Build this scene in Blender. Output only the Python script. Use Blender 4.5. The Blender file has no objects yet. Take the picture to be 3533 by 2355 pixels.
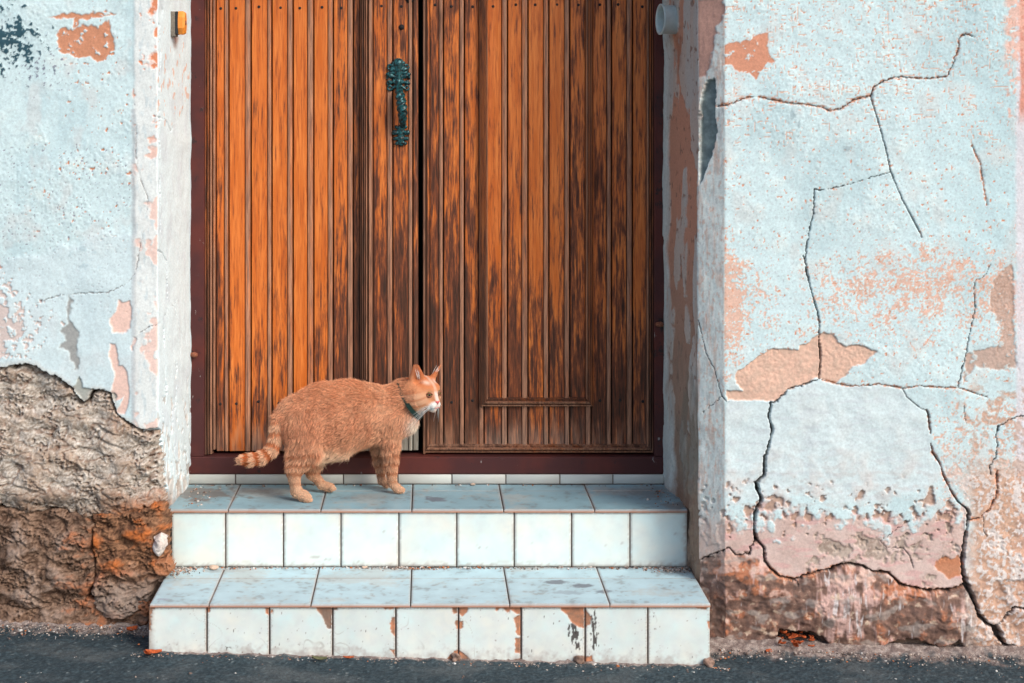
import bpy, math, random
import numpy as np

# ---------------------------------------------------------------- camera, sky, sun, exposure
F, D1, CX, CY, ZC = 3700.0, 4.263, 980.0, 250.0, 1.35   # focal length and principal point in photo pixels (2352 wide)
sc = bpy.context.scene
COL = sc.collection
cam_d = bpy.data.cameras.new('camera'); cam = bpy.data.objects.new('camera', cam_d); COL.objects.link(cam)
cam.location = (0, -D1, ZC); cam.rotation_euler = (math.pi/2, 0, 0)
cam_d.sensor_width = 36; cam_d.lens = 36*F/2352
cam_d.shift_x = (1176-CX)/2352; cam_d.shift_y = -(784-CY)/2352
cam_d.clip_start = .05; cam_d.clip_end = 2000
sc.camera = cam

SUN_EL, SUN_AZ = math.radians(38), math.radians(44)      # azimuth: to the right of the camera's back
SUN_STRENGTH, SKY_STRENGTH, EXPOSURE = 1.5, 0.13, 0.59
world = bpy.data.worlds.new('World'); sc.world = world; world.use_nodes = True
wn = world.node_tree; wn.nodes.clear()
wo = wn.nodes.new('ShaderNodeOutputWorld'); bg = wn.nodes.new('ShaderNodeBackground'); sky = wn.nodes.new('ShaderNodeTexSky')
sky.sky_type = 'NISHITA'; sky.sun_disc = False
sky.sun_elevation = SUN_EL; sky.sun_rotation = math.pi - SUN_AZ
sky.air_density = 1.0; sky.dust_density = 3.0; sky.ozone_density = 1.0
bg.inputs['Strength'].default_value = SKY_STRENGTH
wn.links.new(sky.outputs[0], bg.inputs[0]); wn.links.new(bg.outputs[0], wo.inputs[0])
sun_d = bpy.data.lights.new('sun', 'SUN'); sun = bpy.data.objects.new('sun', sun_d); COL.objects.link(sun)
sun_d.energy = SUN_STRENGTH; sun_d.angle = math.radians(25); sun_d.color = (1.0, .95, .88)
sun.rotation_euler = (math.pi/2 - SUN_EL, 0, SUN_AZ)
sun.location = (3, -6, 6)
vs = sc.view_settings
vs.view_transform = 'Standard'; vs.look = 'None'; vs.gamma = 1; vs.use_curve_mapping = False; vs.exposure = EXPOSURE
sc.render.engine = 'CYCLES'
sc.cycles.use_denoising = True
sc.cycles.max_bounces = 6
random.seed(4); RNG = np.random.default_rng(4)

# ---------------------------------------------------------------- numbers: projection, noise, masks
def S(Y): return F/(D1+Y)
def P(x, y, Y):
    s = S(Y); return ((x-CX)/s, Y, ZC-(y-CY)/s)
def XZ(x, Y): return (x-CX)/S(Y)
def ZY(y, Y): return ZC-(y-CY)/S(Y)
def lin(r, g, b):
    c = np.array([r, g, b], float)/255
    return np.where(c < .04045, c/12.92, ((c+.055)/1.055)**2.4).astype(np.float32)
def sstep(a, b, x):
    t = np.clip((x-a)/(b-a), 0, 1); return t*t*(3-2*t)
_perm = np.random.default_rng(11).permutation(1024)
_perm = np.concatenate([_perm, _perm, _perm])
_ang = np.random.default_rng(12).random(1024)*2*np.pi
_gx, _gy = np.cos(_ang).astype(np.float32), np.sin(_ang).astype(np.float32)
_g3 = np.random.default_rng(13).normal(size=(1024, 3)); _g3 = (_g3/np.linalg.norm(_g3, axis=1)[:, None]).astype(np.float32)
def noise2(x, y, seed=0):
    x = np.asarray(x, np.float32)+seed*17.31; y = np.asarray(y, np.float32)-seed*9.77
    xi = np.floor(x).astype(np.int32); yi = np.floor(y).astype(np.int32)
    fx, fy = x-xi, y-yi
    xi &= 1023; yi &= 1023
    u = fx*fx*fx*(fx*(fx*6-15)+10); v = fy*fy*fy*(fy*(fy*6-15)+10)
    def g(ix, iy, dx, dy):
        h = _perm[_perm[(xi+ix) & 1023]+((yi+iy) & 1023)]
        return _gx[h]*dx+_gy[h]*dy
    a = g(0, 0, fx, fy); b = g(1, 0, fx-1, fy); c = g(0, 1, fx, fy-1); d = g(1, 1, fx-1, fy-1)
    return 1.5*((a+(b-a)*u)*(1-v)+(c+(d-c)*u)*v)
def fbm(x, y, o=4, seed=0, gain=.5):
    s = 0; a = 1; t = 0
    for i in range(o):
        s = s+a*noise2(x*2**i, y*2**i, seed+i*3); t += a; a *= gain
    return s/t*1.5
def noise3(x, y, z):
    xi, yi, zi = (np.floor(q).astype(np.int32) for q in (x, y, z))
    fx, fy, fz = x-xi, y-yi, z-zi
    u, v, w = (f*f*f*(f*(f*6-15)+10) for f in (fx, fy, fz))
    def g(ix, iy, iz):
        h = _perm[_perm[_perm[(xi+ix) & 1023]+((yi+iy) & 1023)]+((zi+iz) & 1023)]
        G = _g3[h]; return G[..., 0]*(fx-ix)+G[..., 1]*(fy-iy)+G[..., 2]*(fz-iz)
    L = lambda a, b, t: a+(b-a)*t
    return 1.6*L(L(L(g(0,0,0), g(1,0,0), u), L(g(0,1,0), g(1,1,0), u), v),
                 L(L(g(0,0,1), g(1,0,1), u), L(g(0,1,1), g(1,1,1), u), v), w)
def seg_dist(px, py, a, b):
    dx, dy = b[0]-a[0], b[1]-a[1]; L = dx*dx+dy*dy+1e-9
    t = np.clip(((px-a[0])*dx+(py-a[1])*dy)/L, 0, 1)
    return np.hypot(px-a[0]-t*dx, py-a[1]-t*dy), t
def poly_sd(px, py, pts, pad=60):
    """signed distance in photo pixels to an outline, negative inside, +pad far away"""
    pts = np.asarray(pts, float); out = np.full(px.shape, float(pad), np.float32)
    m = (px > pts[:, 0].min()-pad) & (px < pts[:, 0].max()+pad) & (py > pts[:, 1].min()-pad) & (py < pts[:, 1].max()+pad)
    if not m.any(): return out
    X, Y = px[m], py[m]; d = np.full(X.shape, 1e9); ins = np.zeros(X.shape, bool)
    for i in range(len(pts)):
        a, b = pts[i], pts[(i+1) % len(pts)]
        d = np.minimum(d, seg_dist(X, Y, a, b)[0])
        c = ((a[1] > Y) != (b[1] > Y))
        with np.errstate(divide='ignore', invalid='ignore'):
            ins ^= c & (X < (b[0]-a[0])*(Y-a[1])/(b[1]-a[1]+1e-12)+a[0])
    out[m] = np.where(ins, -d, d); return out
def line_cov(px, py, pts, w0, w1=None, pad=30):
    """0..1 coverage of a crack drawn as a polyline, width w0 -> w1 (photo pixels)"""
    w1 = w0 if w1 is None else w1
    out = np.zeros(px.shape, np.float32); pts = np.asarray(pts, float)
    m = (px > pts[:, 0].min()-pad) & (px < pts[:, 0].max()+pad) & (py > pts[:, 1].min()-pad) & (py < pts[:, 1].max()+pad)
    if not m.any(): return out
    X, Y = px[m], py[m]; c = np.zeros(X.shape); n = len(pts)-1
    wob = np.clip(1+.5*noise2(X/9, Y/9, 5)+.75*noise2(X/34, Y/34, 8), .18, 2.2)
    for i in range(n):
        d, t = seg_dist(X, Y, pts[i], pts[i+1])
        w = (w0+(w1-w0)*(i+t)/n)*wob/2
        c = np.maximum(c, 1-sstep(w*.55, w*1.35+.4, d))
    out[m] = c; return out
def z5(pts): return [(1597.9+x*.46708, y*.46708) for x, y in pts]
def z6(pts): return [(1464.7+x*.37717, 599.2+y*.37717) for x, y in pts]
def z7(pts): return [(1464.7+x*.37717, 998.7+y*.37717) for x, y in pts]
def za(pts): return [(x*.33968, y*.33968) for x, y in pts]
def zb(pts): return [(x*.2972, 532.6+y*.2972) for x, y in pts]

# ---------------------------------------------------------------- scene helpers
def thing(name, label, cat, loc=(0, 0, 0), group=None):
    o = bpy.data.objects.new(name, None); COL.objects.link(o); o.location = loc; o.empty_display_size = .05
    o['label'] = label; o['category'] = cat; o['kind'] = 'thing'
    if group: o['group'] = group
    return o
def tag(o, label=None, cat=None, group=None, kind=None):
    for k, v in (('label', label), ('category', cat), ('group', group), ('kind', kind)):
        if v: o[k] = v
    return o
def link(name, me, mat, parent=None, smooth=True):
    o = bpy.data.objects.new(name, me); COL.objects.link(o)
    if mat is not None and not me.materials: me.materials.append(mat)
    if smooth and len(me.polygons): me.polygons.foreach_set('use_smooth', np.ones(len(me.polygons), bool))
    if parent is not None:
        o.parent = parent
        o.matrix_parent_inverse = parent_world(parent).inverted()
    return o
from mathutils import Matrix, Vector
def parent_world(p):
    m = Matrix.Translation(p.location)
    return m if p.parent is None else parent_world(p.parent) @ p.matrix_parent_inverse @ m if p.parent is not None else m
def mesh_np(name, V, faces, col=None):
    """V (n,3), faces (m,k) with k constant"""
    me = bpy.data.meshes.new(name); V = np.asarray(V, np.float32); faces = np.asarray(faces, np.int32)
    k = faces.shape[1]
    me.vertices.add(len(V)); me.vertices.foreach_set('co', V.ravel())
    me.loops.add(faces.size); me.loops.foreach_set('vertex_index', faces.ravel())
    me.polygons.add(len(faces)); me.polygons.foreach_set('loop_start', np.arange(len(faces), dtype=np.int32)*k)
    me.update(calc_edges=True); me.validate()
    if col is not None: set_col(me, col)
    return me
def set_col(me, col, name='Col'):
    a = me.attributes.new(name, 'FLOAT_COLOR', 'POINT')
    c = np.ones((len(me.vertices), 4), np.float32); c[:, :3] = np.asarray(col).reshape(-1, 3)
    a.data.foreach_set('color', c.ravel())
def grid_faces(nu, nv, keep=None):
    i = np.arange(nu*nv).reshape(nu, nv)
    f = np.stack([i[:-1, :-1], i[1:, :-1], i[1:, 1:], i[:-1, 1:]], -1).reshape(-1, 4)
    if keep is not None:
        k = keep.reshape(nu, nv); k = (k[:-1, :-1] & k[1:, :-1] & k[1:, 1:] & k[:-1, 1:]).ravel(); f = f[k]
    return f
def grid_obj(name, V, col, mat, parent, keep=None, flip=False):
    nu, nv = V.shape[:2]; f = grid_faces(nu, nv, keep)
    if flip: f = f[:, ::-1]
    V2 = V.reshape(-1, 3); c2 = col.reshape(-1, 3)
    if keep is not None:
        used = np.zeros(nu*nv, bool); used[f.ravel()] = True; re = np.cumsum(used)-1
        f = re[f]; V2 = V2[used]; c2 = c2[used]
    return link(name, mesh_np(name, V2, f, c2), mat, parent)
def box_arrays(x0, x1, y0, y1, z0, z1, bev=0.0):
    """a box with chamfered edges: 24 vertices"""
    if bev <= 0:
        v = [(x, y, z) for z in (z0, z1) for y in (y0, y1) for x in (x0, x1)]
        f = [(0, 2, 3, 1), (4, 5, 7, 6), (0, 1, 5, 4), (2, 6, 7, 3), (0, 4, 6, 2), (1, 3, 7, 5)]
        return v, f
    c = ((x0+x1)/2, (y0+y1)/2, (z0+z1)/2); h = ((x1-x0)/2, (y1-y0)/2, (z1-z0)/2); v = []; idx = {}
    for sx in (-1, 1):
        for sy in (-1, 1):
            for sz in (-1, 1):
                for ax in range(3):
                    o = [h[i]-(0 if i == ax else bev) for i in range(3)]
                    idx[(sx, sy, sz, ax)] = len(v); v.append((c[0]+sx*o[0], c[1]+sy*o[1], c[2]+sz*o[2]))
    f = []
    for ax in range(3):
        a, b = [i for i in range(3) if i != ax]
        for s in (-1, 1):
            q = []
            for sa, sb in ((-1, -1), (1, -1), (1, 1), (-1, 1)):
                k = [0, 0, 0]; k[ax] = s; k[a] = sa; k[b] = sb; q.append(idx[(k[0], k[1], k[2], ax)])
            f.append(q)
        for sa in (-1, 1):
            for sb in (-1, 1):
                k1 = [0, 0, 0]; k1[a] = sa; k1[b] = sb; k2 = list(k1); k1[ax] = -1; k2[ax] = 1
                f.append([idx[(*k1, a)], idx[(*k1, b)], idx[(*k2, b)], idx[(*k2, a)]])
    for sx in (-1, 1):
        for sy in (-1, 1):
            for sz in (-1, 1): f.append([idx[(sx, sy, sz, i)] for i in range(3)])
    return v, f
def pyd(name, v, f, mat, parent=None, smooth=False):
    me = bpy.data.meshes.new(name); me.from_pydata([tuple(p) for p in v], [], [tuple(q) for q in f])
    import bmesh
    bm = bmesh.new(); bm.from_mesh(me); bmesh.ops.recalc_face_normals(bm, faces=bm.faces); bm.to_mesh(me); bm.free()
    return link(name, me, mat, parent, smooth)
def box(name, x0, x1, y0, y1, z0, z1, mat, parent=None, bev=0.0):
    v, f = box_arrays(x0, x1, y0, y1, z0, z1, bev); return pyd(name, v, f, mat, parent)
class MB:
    def __init__(s): s.v = []; s.f = []
    def add(s, v, f):
        o = len(s.v); s.v += [tuple(p) for p in v]; s.f += [tuple(i+o for i in q) for q in f]; return s
    def box(s, *a, bev=0.0): return s.add(*box_arrays(*a, bev=bev))
    def build(s, name, mat, parent=None, smooth=False): return pyd(name, s.v, s.f, mat, parent, smooth)
def tube(pts, rad, n=10, cap=True):
    pts = [Vector(p) for p in pts]; v = []; f = []; m = len(pts)
    for i, p in enumerate(pts):
        d = (pts[min(i+1, m-1)]-pts[max(i-1, 0)]).normalized()
        a = d.cross(Vector((0, 0, 1)) if abs(d.z) < .9 else Vector((1, 0, 0))).normalized(); b = d.cross(a)
        r = rad[i] if hasattr(rad, '__len__') else rad
        for k in range(n):
            t = 2*math.pi*k/n; v.append(p+a*(r*math.cos(t))+b*(r*math.sin(t)))
    for i in range(m-1):
        for k in range(n): f.append((i*n+k, i*n+(k+1) % n, (i+1)*n+(k+1) % n, (i+1)*n+k))
    if cap: f.append(tuple(range(n))[::-1]); f.append(tuple((m-1)*n+k for k in range(n)))
    return v, f

# ---------------------------------------------------------------- signed distance modelling (for the animal and the cast handle)
class Field3:
    def __init__(s, lo, hi, h):
        s.lo = np.array(lo, float); s.h = h; s.n = np.ceil((np.array(hi)-s.lo)/h).astype(int)+1
        s.D = np.full(s.n, 1.0, np.float32)
        s.ax = [s.lo[i]+h*np.arange(s.n[i]) for i in range(3)]
    def prim(s, a, b, ra, rb, k=.01, axis=None, flat=1.0, sub=False, pad=None):
        """round cone a->b with end radii, flattened along an axis, smooth union (or subtraction) with blend k"""
        a = np.array(a, float); b = np.array(b, float); R = max(ra, rb)/min(flat, 1.0)*0+max(ra, rb)+k*2.5+s.h*3
        lo = np.minimum(a, b)-R; hi = np.maximum(a, b)+R
        sl = []
        for i in range(3):
            i0 = max(0, int((lo[i]-s.lo[i])/s.h)); i1 = min(s.n[i], int((hi[i]-s.lo[i])/s.h)+2)
            if i1 <= i0: return
            sl.append(slice(i0, i1))
        X, Y, Z = np.meshgrid(*[s.ax[i][sl[i]] for i in range(3)], indexing='ij')
        d = b-a; L = d@d+1e-12
        t = np.clip(((X-a[0])*d[0]+(Y-a[1])*d[1]+(Z-a[2])*d[2])/L, 0, 1)
        X = X-a[0]-t*d[0]; Y = Y-a[1]-t*d[1]; Z = Z-a[2]-t*d[2]
        if axis is not None and flat != 1.0:
            n = np.array(axis, float); n /= np.linalg.norm(n); q = X*n[0]+Y*n[1]+Z*n[2]; e = q*(1/flat-1)
            X = X+n[0]*e; Y = Y+n[1]*e; Z = Z+n[2]*e
            g = np.sqrt(X*X+Y*Y+Z*Z); r = ra+(rb-ra)*t
            dist = (g-r)*np.where(g > 1e-9, np.clip(flat+(1-flat)*(1-np.abs(q/flat)/(g+1e-9)), flat, 1), 1)
        else:
            dist = np.sqrt(X*X+Y*Y+Z*Z)-(ra+(rb-ra)*t)
        A = s.D[tuple(sl)]
        if sub:
            B = -dist; h = np.clip(.5+.5*(B-A)/k, 0, 1); A[...] = A+(B-A)*h+k*h*(1-h)
        else:
            h = np.clip(.5-.5*(dist-A)/k, 0, 1); A[...] = A+(dist-A)*h-k*h*(1-h)
    def mesh(s):
        D = s.D; ins = D < 0; n = D.shape
        c = np.zeros((n[0]-1, n[1]-1, n[2]-1), np.int8)
        for dx in (0, 1):
            for dy in (0, 1):
                for dz in (0, 1): c += ins[dx:n[0]-1+dx, dy:n[1]-1+dy, dz:n[2]-1+dz]
        act = (c > 0) & (c < 8); idx = np.full(c.shape, -1, np.int64); cells = np.argwhere(act); idx[act] = np.arange(len(cells))
        acc = np.zeros((len(cells), 3)); cnt = np.zeros(len(cells))
        I, J, K = cells.T
        for ax in range(3):
            o1, o2 = [i for i in range(3) if i != ax]
            for u in (0, 1):
                for v in (0, 1):
                    off = np.zeros(3, int); off[o1] = u; off[o2] = v; e = off.copy(); e[ax] = 1
                    va = D[I+off[0], J+off[1], K+off[2]]; vb = D[I+e[0], J+e[1], K+e[2]]
                    m = (va < 0) != (vb < 0); t = np.zeros(len(cells)); t[m] = va[m]/(va[m]-vb[m])
                    p = np.tile(off.astype(float), (len(cells), 1)); p[:, ax] += t
                    acc[m] += p[m]; cnt[m] += 1
        V = s.lo+s.h*(cells+acc/cnt[:, None]); F = []
        for ax in range(3):
            o1, o2 = [(1, 2), (2, 0), (0, 1)][ax]
            sl0 = [slice(None)]*3; sl1 = [slice(None)]*3; sl0[ax] = slice(0, n[ax]-1); sl1[ax] = slice(1, n[ax])
            a, b = ins[tuple(sl0)], ins[tuple(sl1)]; E = np.argwhere(a != b)
            E = E[(E[:, o1] > 0) & (E[:, o2] > 0) & (E[:, o1] < n[o1]-1) & (E[:, o2] < n[o2]-1)]
            sg = a[tuple(E.T)]
            q = []
            for du, dv in ((-1, -1), (0, -1), (0, 0), (-1, 0)):
                e = E.copy(); e[:, o1] += du; e[:, o2] += dv; q.append(idx[tuple(e.T)])
            q = np.stack(q, 1); q[~sg] = q[~sg][:, ::-1]; F.append(q)
        return V, np.concatenate(F)

# ---------------------------------------------------------------- materials
class NT:
    """small node-tree writer"""
    def __init__(s, name):
        s.m = bpy.data.materials.new(name); s.m.use_nodes = True; s.t = s.m.node_tree; s.t.nodes.clear()
        s.out = s.t.nodes.new('ShaderNodeOutputMaterial'); s.p = s.t.nodes.new('ShaderNodeBsdfPrincipled')
        s.t.links.new(s.p.outputs[0], s.out.inputs[0])
    def set(s, sock, v):
        if isinstance(v, bpy.types.NodeSocket): s.t.links.new(v, sock)
        elif isinstance(v, (tuple, list, np.ndarray)):
            v = [float(q) for q in v]; sock.default_value = v+[1.0] if len(v) == 3 and len(sock.default_value) == 4 else v
        else: sock.default_value = v
    def n(s, kind, **kw):
        nd = s.t.nodes.new(kind)
        for k, v in kw.items():
            if hasattr(nd, k): setattr(nd, k, v)
            else: s.set(nd.inputs[k.replace('_', ' ')], v)
        return nd
    def pos(s): return s.n('ShaderNodeNewGeometry').outputs['Position']
    def attr(s, name='Col'): return s.n('ShaderNodeAttribute', attribute_name=name)
    def scaled(s, v, sc_):
        m = s.n('ShaderNodeVectorMath', operation='MULTIPLY'); s.set(m.inputs[0], v); s.set(m.inputs[1], sc_); return m.outputs[0]
    def noise(s, v, scale, detail=3, rough=.55, dist=0.0):
        nd = s.n('ShaderNodeTexNoise'); s.set(nd.inputs['Vector'], v)
        nd.inputs['Scale'].default_value = scale; nd.inputs['Detail'].default_value = detail
        nd.inputs['Roughness'].default_value = rough; nd.inputs['Distortion'].default_value = dist
        return nd.outputs['Fac']
    def math(s, op, a, b=0.0, clamp=False):
        nd = s.n('ShaderNodeMath', operation=op); nd.use_clamp = clamp; s.set(nd.inputs[0], a); s.set(nd.inputs[1], b); return nd.outputs[0]
    def rng(s, v, a, b, c=0.0, d=1.0):
        nd = s.n('ShaderNodeMapRange', interpolation_type='SMOOTHSTEP'); s.set(nd.inputs[0], v)
        for i, q in enumerate((a, b, c, d)): s.set(nd.inputs[1+i], q)
        return nd.outputs[0]
    def mix(s, f, a, b, mode='MIX'):
        nd = s.n('ShaderNodeMix', data_type='RGBA', blend_type=mode); s.set(nd.inputs[0], f); s.set(nd.inputs[6], a); s.set(nd.inputs[7], b); return nd.outputs[2]
    def ramp(s, f, stops):
        nd = s.n('ShaderNodeValToRGB'); s.set(nd.inputs[0], f); e = nd.color_ramp.elements
        while len(e) < len(stops): e.new(.5)
        for q, (p, c) in zip(e, stops):
            q.position = p; q.color = (*[float(x) for x in (c if hasattr(c, '__len__') else (c, c, c))], 1)
        return nd.outputs[0]
    def xyz(s, v):
        nd = s.n('ShaderNodeSeparateXYZ'); s.set(nd.inputs[0], v); return nd.outputs
    def bump(s, h, strength=.5, dist=.002, prev=None):
        nd = s.n('ShaderNodeBump'); nd.inputs['Strength'].default_value = strength; nd.inputs['Distance'].default_value = dist
        s.set(nd.inputs['Height'], h)
        if prev is not None: s.set(nd.inputs['Normal'], prev)
        return nd.outputs[0]
    def done(s, color, rough=.8, normal=None, spec=None, metal=None):
        s.set(s.p.inputs['Base Color'], color); s.set(s.p.inputs['Roughness'], rough)
        if normal is not None: s.set(s.p.inputs['Normal'], normal)
        if spec is not None: s.set(s.p.inputs['Specular IOR Level'], spec)
        if metal is not None: s.set(s.p.inputs['Metallic'], metal)
        return s.m
M = {}
def m_attr(name, amt=.18, rough=.9, b1=(260, .35, .0012), b2=(900, .25, .0006), spec=.25):
    t = NT(name); p = t.pos(); c = t.attr().outputs['Color']
    n1 = t.noise(p, b1[0], 4, .6); n2 = t.noise(p, b2[0], 2, .6)
    k = t.rng(t.noise(p, b1[0]*.6, 5, .7), .25, .75, 1-amt, 1+amt*.6)
    kk = t.n('ShaderNodeCombineXYZ'); [t.set(kk.inputs[i], k) for i in range(3)]
    col = t.mix(1.0, c, kk.outputs[0], 'MULTIPLY')
    M[name] = t.done(col, rough, t.bump(n2, b2[1], b2[2], t.bump(n1, b1[1], b1[2])), spec)
m_attr('plaster', .16, .9, (260, .16, .0012), (900, .18, .0006)); m_attr('stone', .3, .95, (230, .35, .002), (800, .35, .001), .15)
m_attr('asphalt', .5, .85, (420, .8, .003), (1100, .5, .0012), .35)
m_attr('crumb', .25, .95)
def flat(name, c, rough=.6, amt=.15, sc_=120, metal=None, spec=None, bump=.2):
    t = NT(name); p = t.pos(); n = t.noise(p, sc_, 5, .65)
    c = np.asarray(c, float)
    col = t.mix(t.rng(n, .3, .7), tuple(c*(1-amt)), tuple(np.minimum(c*(1+amt), 1)))
    M[name] = t.done(col, rough, t.bump(n, bump, .001), spec, metal)
flat('grout', lin(104, 94, 88), .95, .3, 200)
flat('unlit_dark', lin(14, 12, 11), .95)  # near-black that paints in the darkness behind the door
flat('pvc', lin(188, 204, 204), .45, .06, 60)
flat('bell_yellow', lin(230, 140, 50), .5, .08, 150)
flat('bell_black', lin(22, 30, 36), .6, .2)
flat('bell_grey', lin(118, 110, 100), .85, .25, 200)
flat('nail', lin(22, 18, 20), .8, .3, 400)
flat('rust', lin(130, 78, 56), .9, .4, 300)
flat('leaf_orange', lin(170, 78, 32), .8, .4, 160)
flat('leaf_olive', lin(92, 92, 62), .7, .3, 160)
flat('pebble', lin(196, 170, 150), .9, .25, 220)
flat('collar', lin(6, 44, 36), .6, .25, 500)
flat('cat_nose', lin(205, 92, 92), .5, .1)
flat('whisker', lin(235, 235, 232), .5, .05)
flat('eye_iris', lin(112, 108, 62), .08, .2, 900, spec=.6, bump=0)
flat('eye_pupil', lin(8, 8, 9), .05, .1, spec=.6, bump=0)
flat('lid', lin(120, 66, 46), .7, .1)
# painted steel frame, chipped
t = NT('maroon'); p = t.pos(); n = t.noise(p, 22, 6, .7); n2 = t.noise(p, 700, 2)
z = t.xyz(p)[2]
c = t.mix(t.rng(t.noise(p, 9, 3), .35, .65), lin(88, 38, 32), lin(70, 33, 33))
c = t.mix(t.rng(n, .60, .66), c, lin(46, 30, 32))
c = t.mix(t.rng(t.noise(t.scaled(p, (1, 1, .5)), 60, 4, .7), .68, .72), c, lin(150, 140, 138))
M['maroon'] = t.done(c, .62, t.bump(n2, .15, .0006), .35)
# dark green-black cast metal
t = NT('bronze'); p = t.pos(); n = t.noise(p, 140, 5, .7)
c = t.mix(t.rng(n, .40, .62), lin(12, 20, 22), lin(34, 98, 104))
M['bronze'] = t.done(c, .38, t.bump(n, .25, .001), .6, .35)
# varnished, weathered boards
t = NT('wood'); p = t.pos(); X, _, Z = t.xyz(p)
rnd = t.n('ShaderNodeObjectInfo').outputs['Random']
off = t.n('ShaderNodeCombineXYZ'); t.set(off.inputs[0], t.math('MULTIPLY', rnd, 7.0)); t.set(off.inputs[2], t.math('MULTIPLY', rnd, 13.0))
va = t.n('ShaderNodeVectorMath', operation='ADD'); t.set(va.inputs[0], p); t.set(va.inputs[1], off.outputs[0]); q = va.outputs[0]
g1 = t.noise(t.scaled(q, (1, 1, .055)), 210, 5, .65, .3)     # fibres
g2 = t.noise(t.scaled(q, (1, 1, .09)), 60, 4, .6, .6)        # broad figure
blot = t.noise(t.scaled(p, (1, 1, .17)), 34, 6, .66)         # weathering blotches across boards
blot2 = t.noise(t.scaled(q, (1, 1, .13)), 95, 6, .72)
big = t.noise(t.scaled(p, (1, 1, .5)), 4.2, 3, .5)
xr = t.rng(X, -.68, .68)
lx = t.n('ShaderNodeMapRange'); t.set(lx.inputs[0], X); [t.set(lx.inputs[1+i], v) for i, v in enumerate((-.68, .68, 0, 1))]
wear_shade_x = t.ramp(lx.outputs[0], [(0, 0.9), (0.05, 0.82), (0.08, 0.28), (0.2, 0.3), (0.29, 0.5), (0.36, 0.88), (0.43, 0.9), (0.47, 0.96), (0.56, 0.9), (0.61, 0.62), (0.72, 0.5), (0.78, 0.62), (0.88, 0.54), (1, 0.7)])  # weathering across the door; right leaf darkened further to paint in its shade
lz = t.n('ShaderNodeMapRange'); t.set(lz.inputs[0], Z); [t.set(lz.inputs[1+i], v) for i, v in enumerate((.37, 1.70, 0, 1))]
wearz = t.ramp(lz.outputs[0], [(0, .30), (.10, .40), (.22, .30), (.45, .10), (.75, -.02), (1, .0)])
w = t.math('ADD', t.math('ADD', t.math('SUBTRACT', wear_shade_x, .6), wearz), t.math('MULTIPLY', t.math('SUBTRACT', big, .5), .55))
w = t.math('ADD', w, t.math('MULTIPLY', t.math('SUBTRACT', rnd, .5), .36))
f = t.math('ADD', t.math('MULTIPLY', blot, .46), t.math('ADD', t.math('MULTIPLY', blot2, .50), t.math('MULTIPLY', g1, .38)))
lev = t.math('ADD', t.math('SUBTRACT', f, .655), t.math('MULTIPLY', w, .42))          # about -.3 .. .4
varn = t.mix(t.rng(g2, .3, .7), lin(196, 98, 26), lin(222, 128, 58))
varn = t.mix(t.rng(g1, .35, .7), varn, lin(186, 92, 34), 'MIX')
varn = t.mix(t.rng(g1, .52, .72, 0, .55), varn, lin(112, 50, 16))
brown = t.mix(t.rng(g1, .35, .65), lin(124, 64, 34), lin(80, 42, 26))
dark = t.mix(t.rng(g1, .35, .65), lin(92, 52, 32), lin(54, 34, 24))
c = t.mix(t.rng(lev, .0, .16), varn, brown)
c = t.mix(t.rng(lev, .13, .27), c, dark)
bare = t.mix(t.rng(g1, .35, .65), lin(178, 132, 104), lin(120, 92, 78))
bead = t.attr('bead').outputs['Fac']
bm_ = t.math('MULTIPLY', bead, t.rng(t.noise(t.scaled(q, (1, 1, .06)), 75, 4, .65), .30, .55, .40, 1.0))
c = t.mix(bm_, c, t.mix(t.rng(g1, .3, .7), lin(186, 134, 104), lin(118, 84, 68)))
gm = t.attr('groove').outputs['Fac']
c = t.mix(t.math('MULTIPLY', gm, .8), c, lin(46, 24, 14))
lowf = t.rng(t.math('ADD', Z, t.math('MULTIPLY', t.math('SUBTRACT', blot, .5), .28)), .38, .50, .6, 0.0)
c = t.mix(t.math('MULTIPLY', lowf, t.rng(g2, .35, .6)), c, bare)
gy = t.attr('grey').outputs['Fac']
c = t.mix(t.math('MULTIPLY', gy, t.rng(blot2, .3, .6, .5, 1)), c, t.mix(t.rng(g1, .3, .7), lin(176, 178, 168), lin(122, 120, 112)))
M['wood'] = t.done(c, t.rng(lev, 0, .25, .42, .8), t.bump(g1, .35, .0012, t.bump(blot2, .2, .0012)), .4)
# glazed tiles
def m_tile(name, spec, rough):
    t = NT(name); p = t.pos(); c = t.attr().outputs['Color']
    rnd = t.n('ShaderNodeObjectInfo').outputs['Random']
    k = t.math('ADD', t.rng(t.noise(p, 14, 5, .6), .2, .8, .93, 1.04), t.math('MULTIPLY', t.math('SUBTRACT', rnd, .5), .07))
    kk = t.n('ShaderNodeCombineXYZ'); [t.set(kk.inputs[i], k) for i in range(3)]
    col = t.mix(1.0, c, kk.outputs[0], 'MULTIPLY')
    cl = t.attr('clay').outputs['Fac']
    n1 = t.noise(p, 500, 3, .6)
    M[name] = t.done(col, t.math('ADD', t.math('MULTIPLY', cl, .5), rough), t.bump(t.math('MULTIPLY', n1, cl), .5, .0012, t.bump(t.noise(p, 18, 3), .12, .002)), spec)
m_tile('tile_white', .5, .26); m_tile('tile_tread', .45, .42)
# fur skin and hairs
t = NT('cat_skin'); M['cat_skin'] = t.done(t.attr().outputs['Color'], .9, None, .1)
t = NT('cat_fur'); M['cat_fur'] = t.done(t.attr('fur').outputs['Color'], .75, None, .15)

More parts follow.
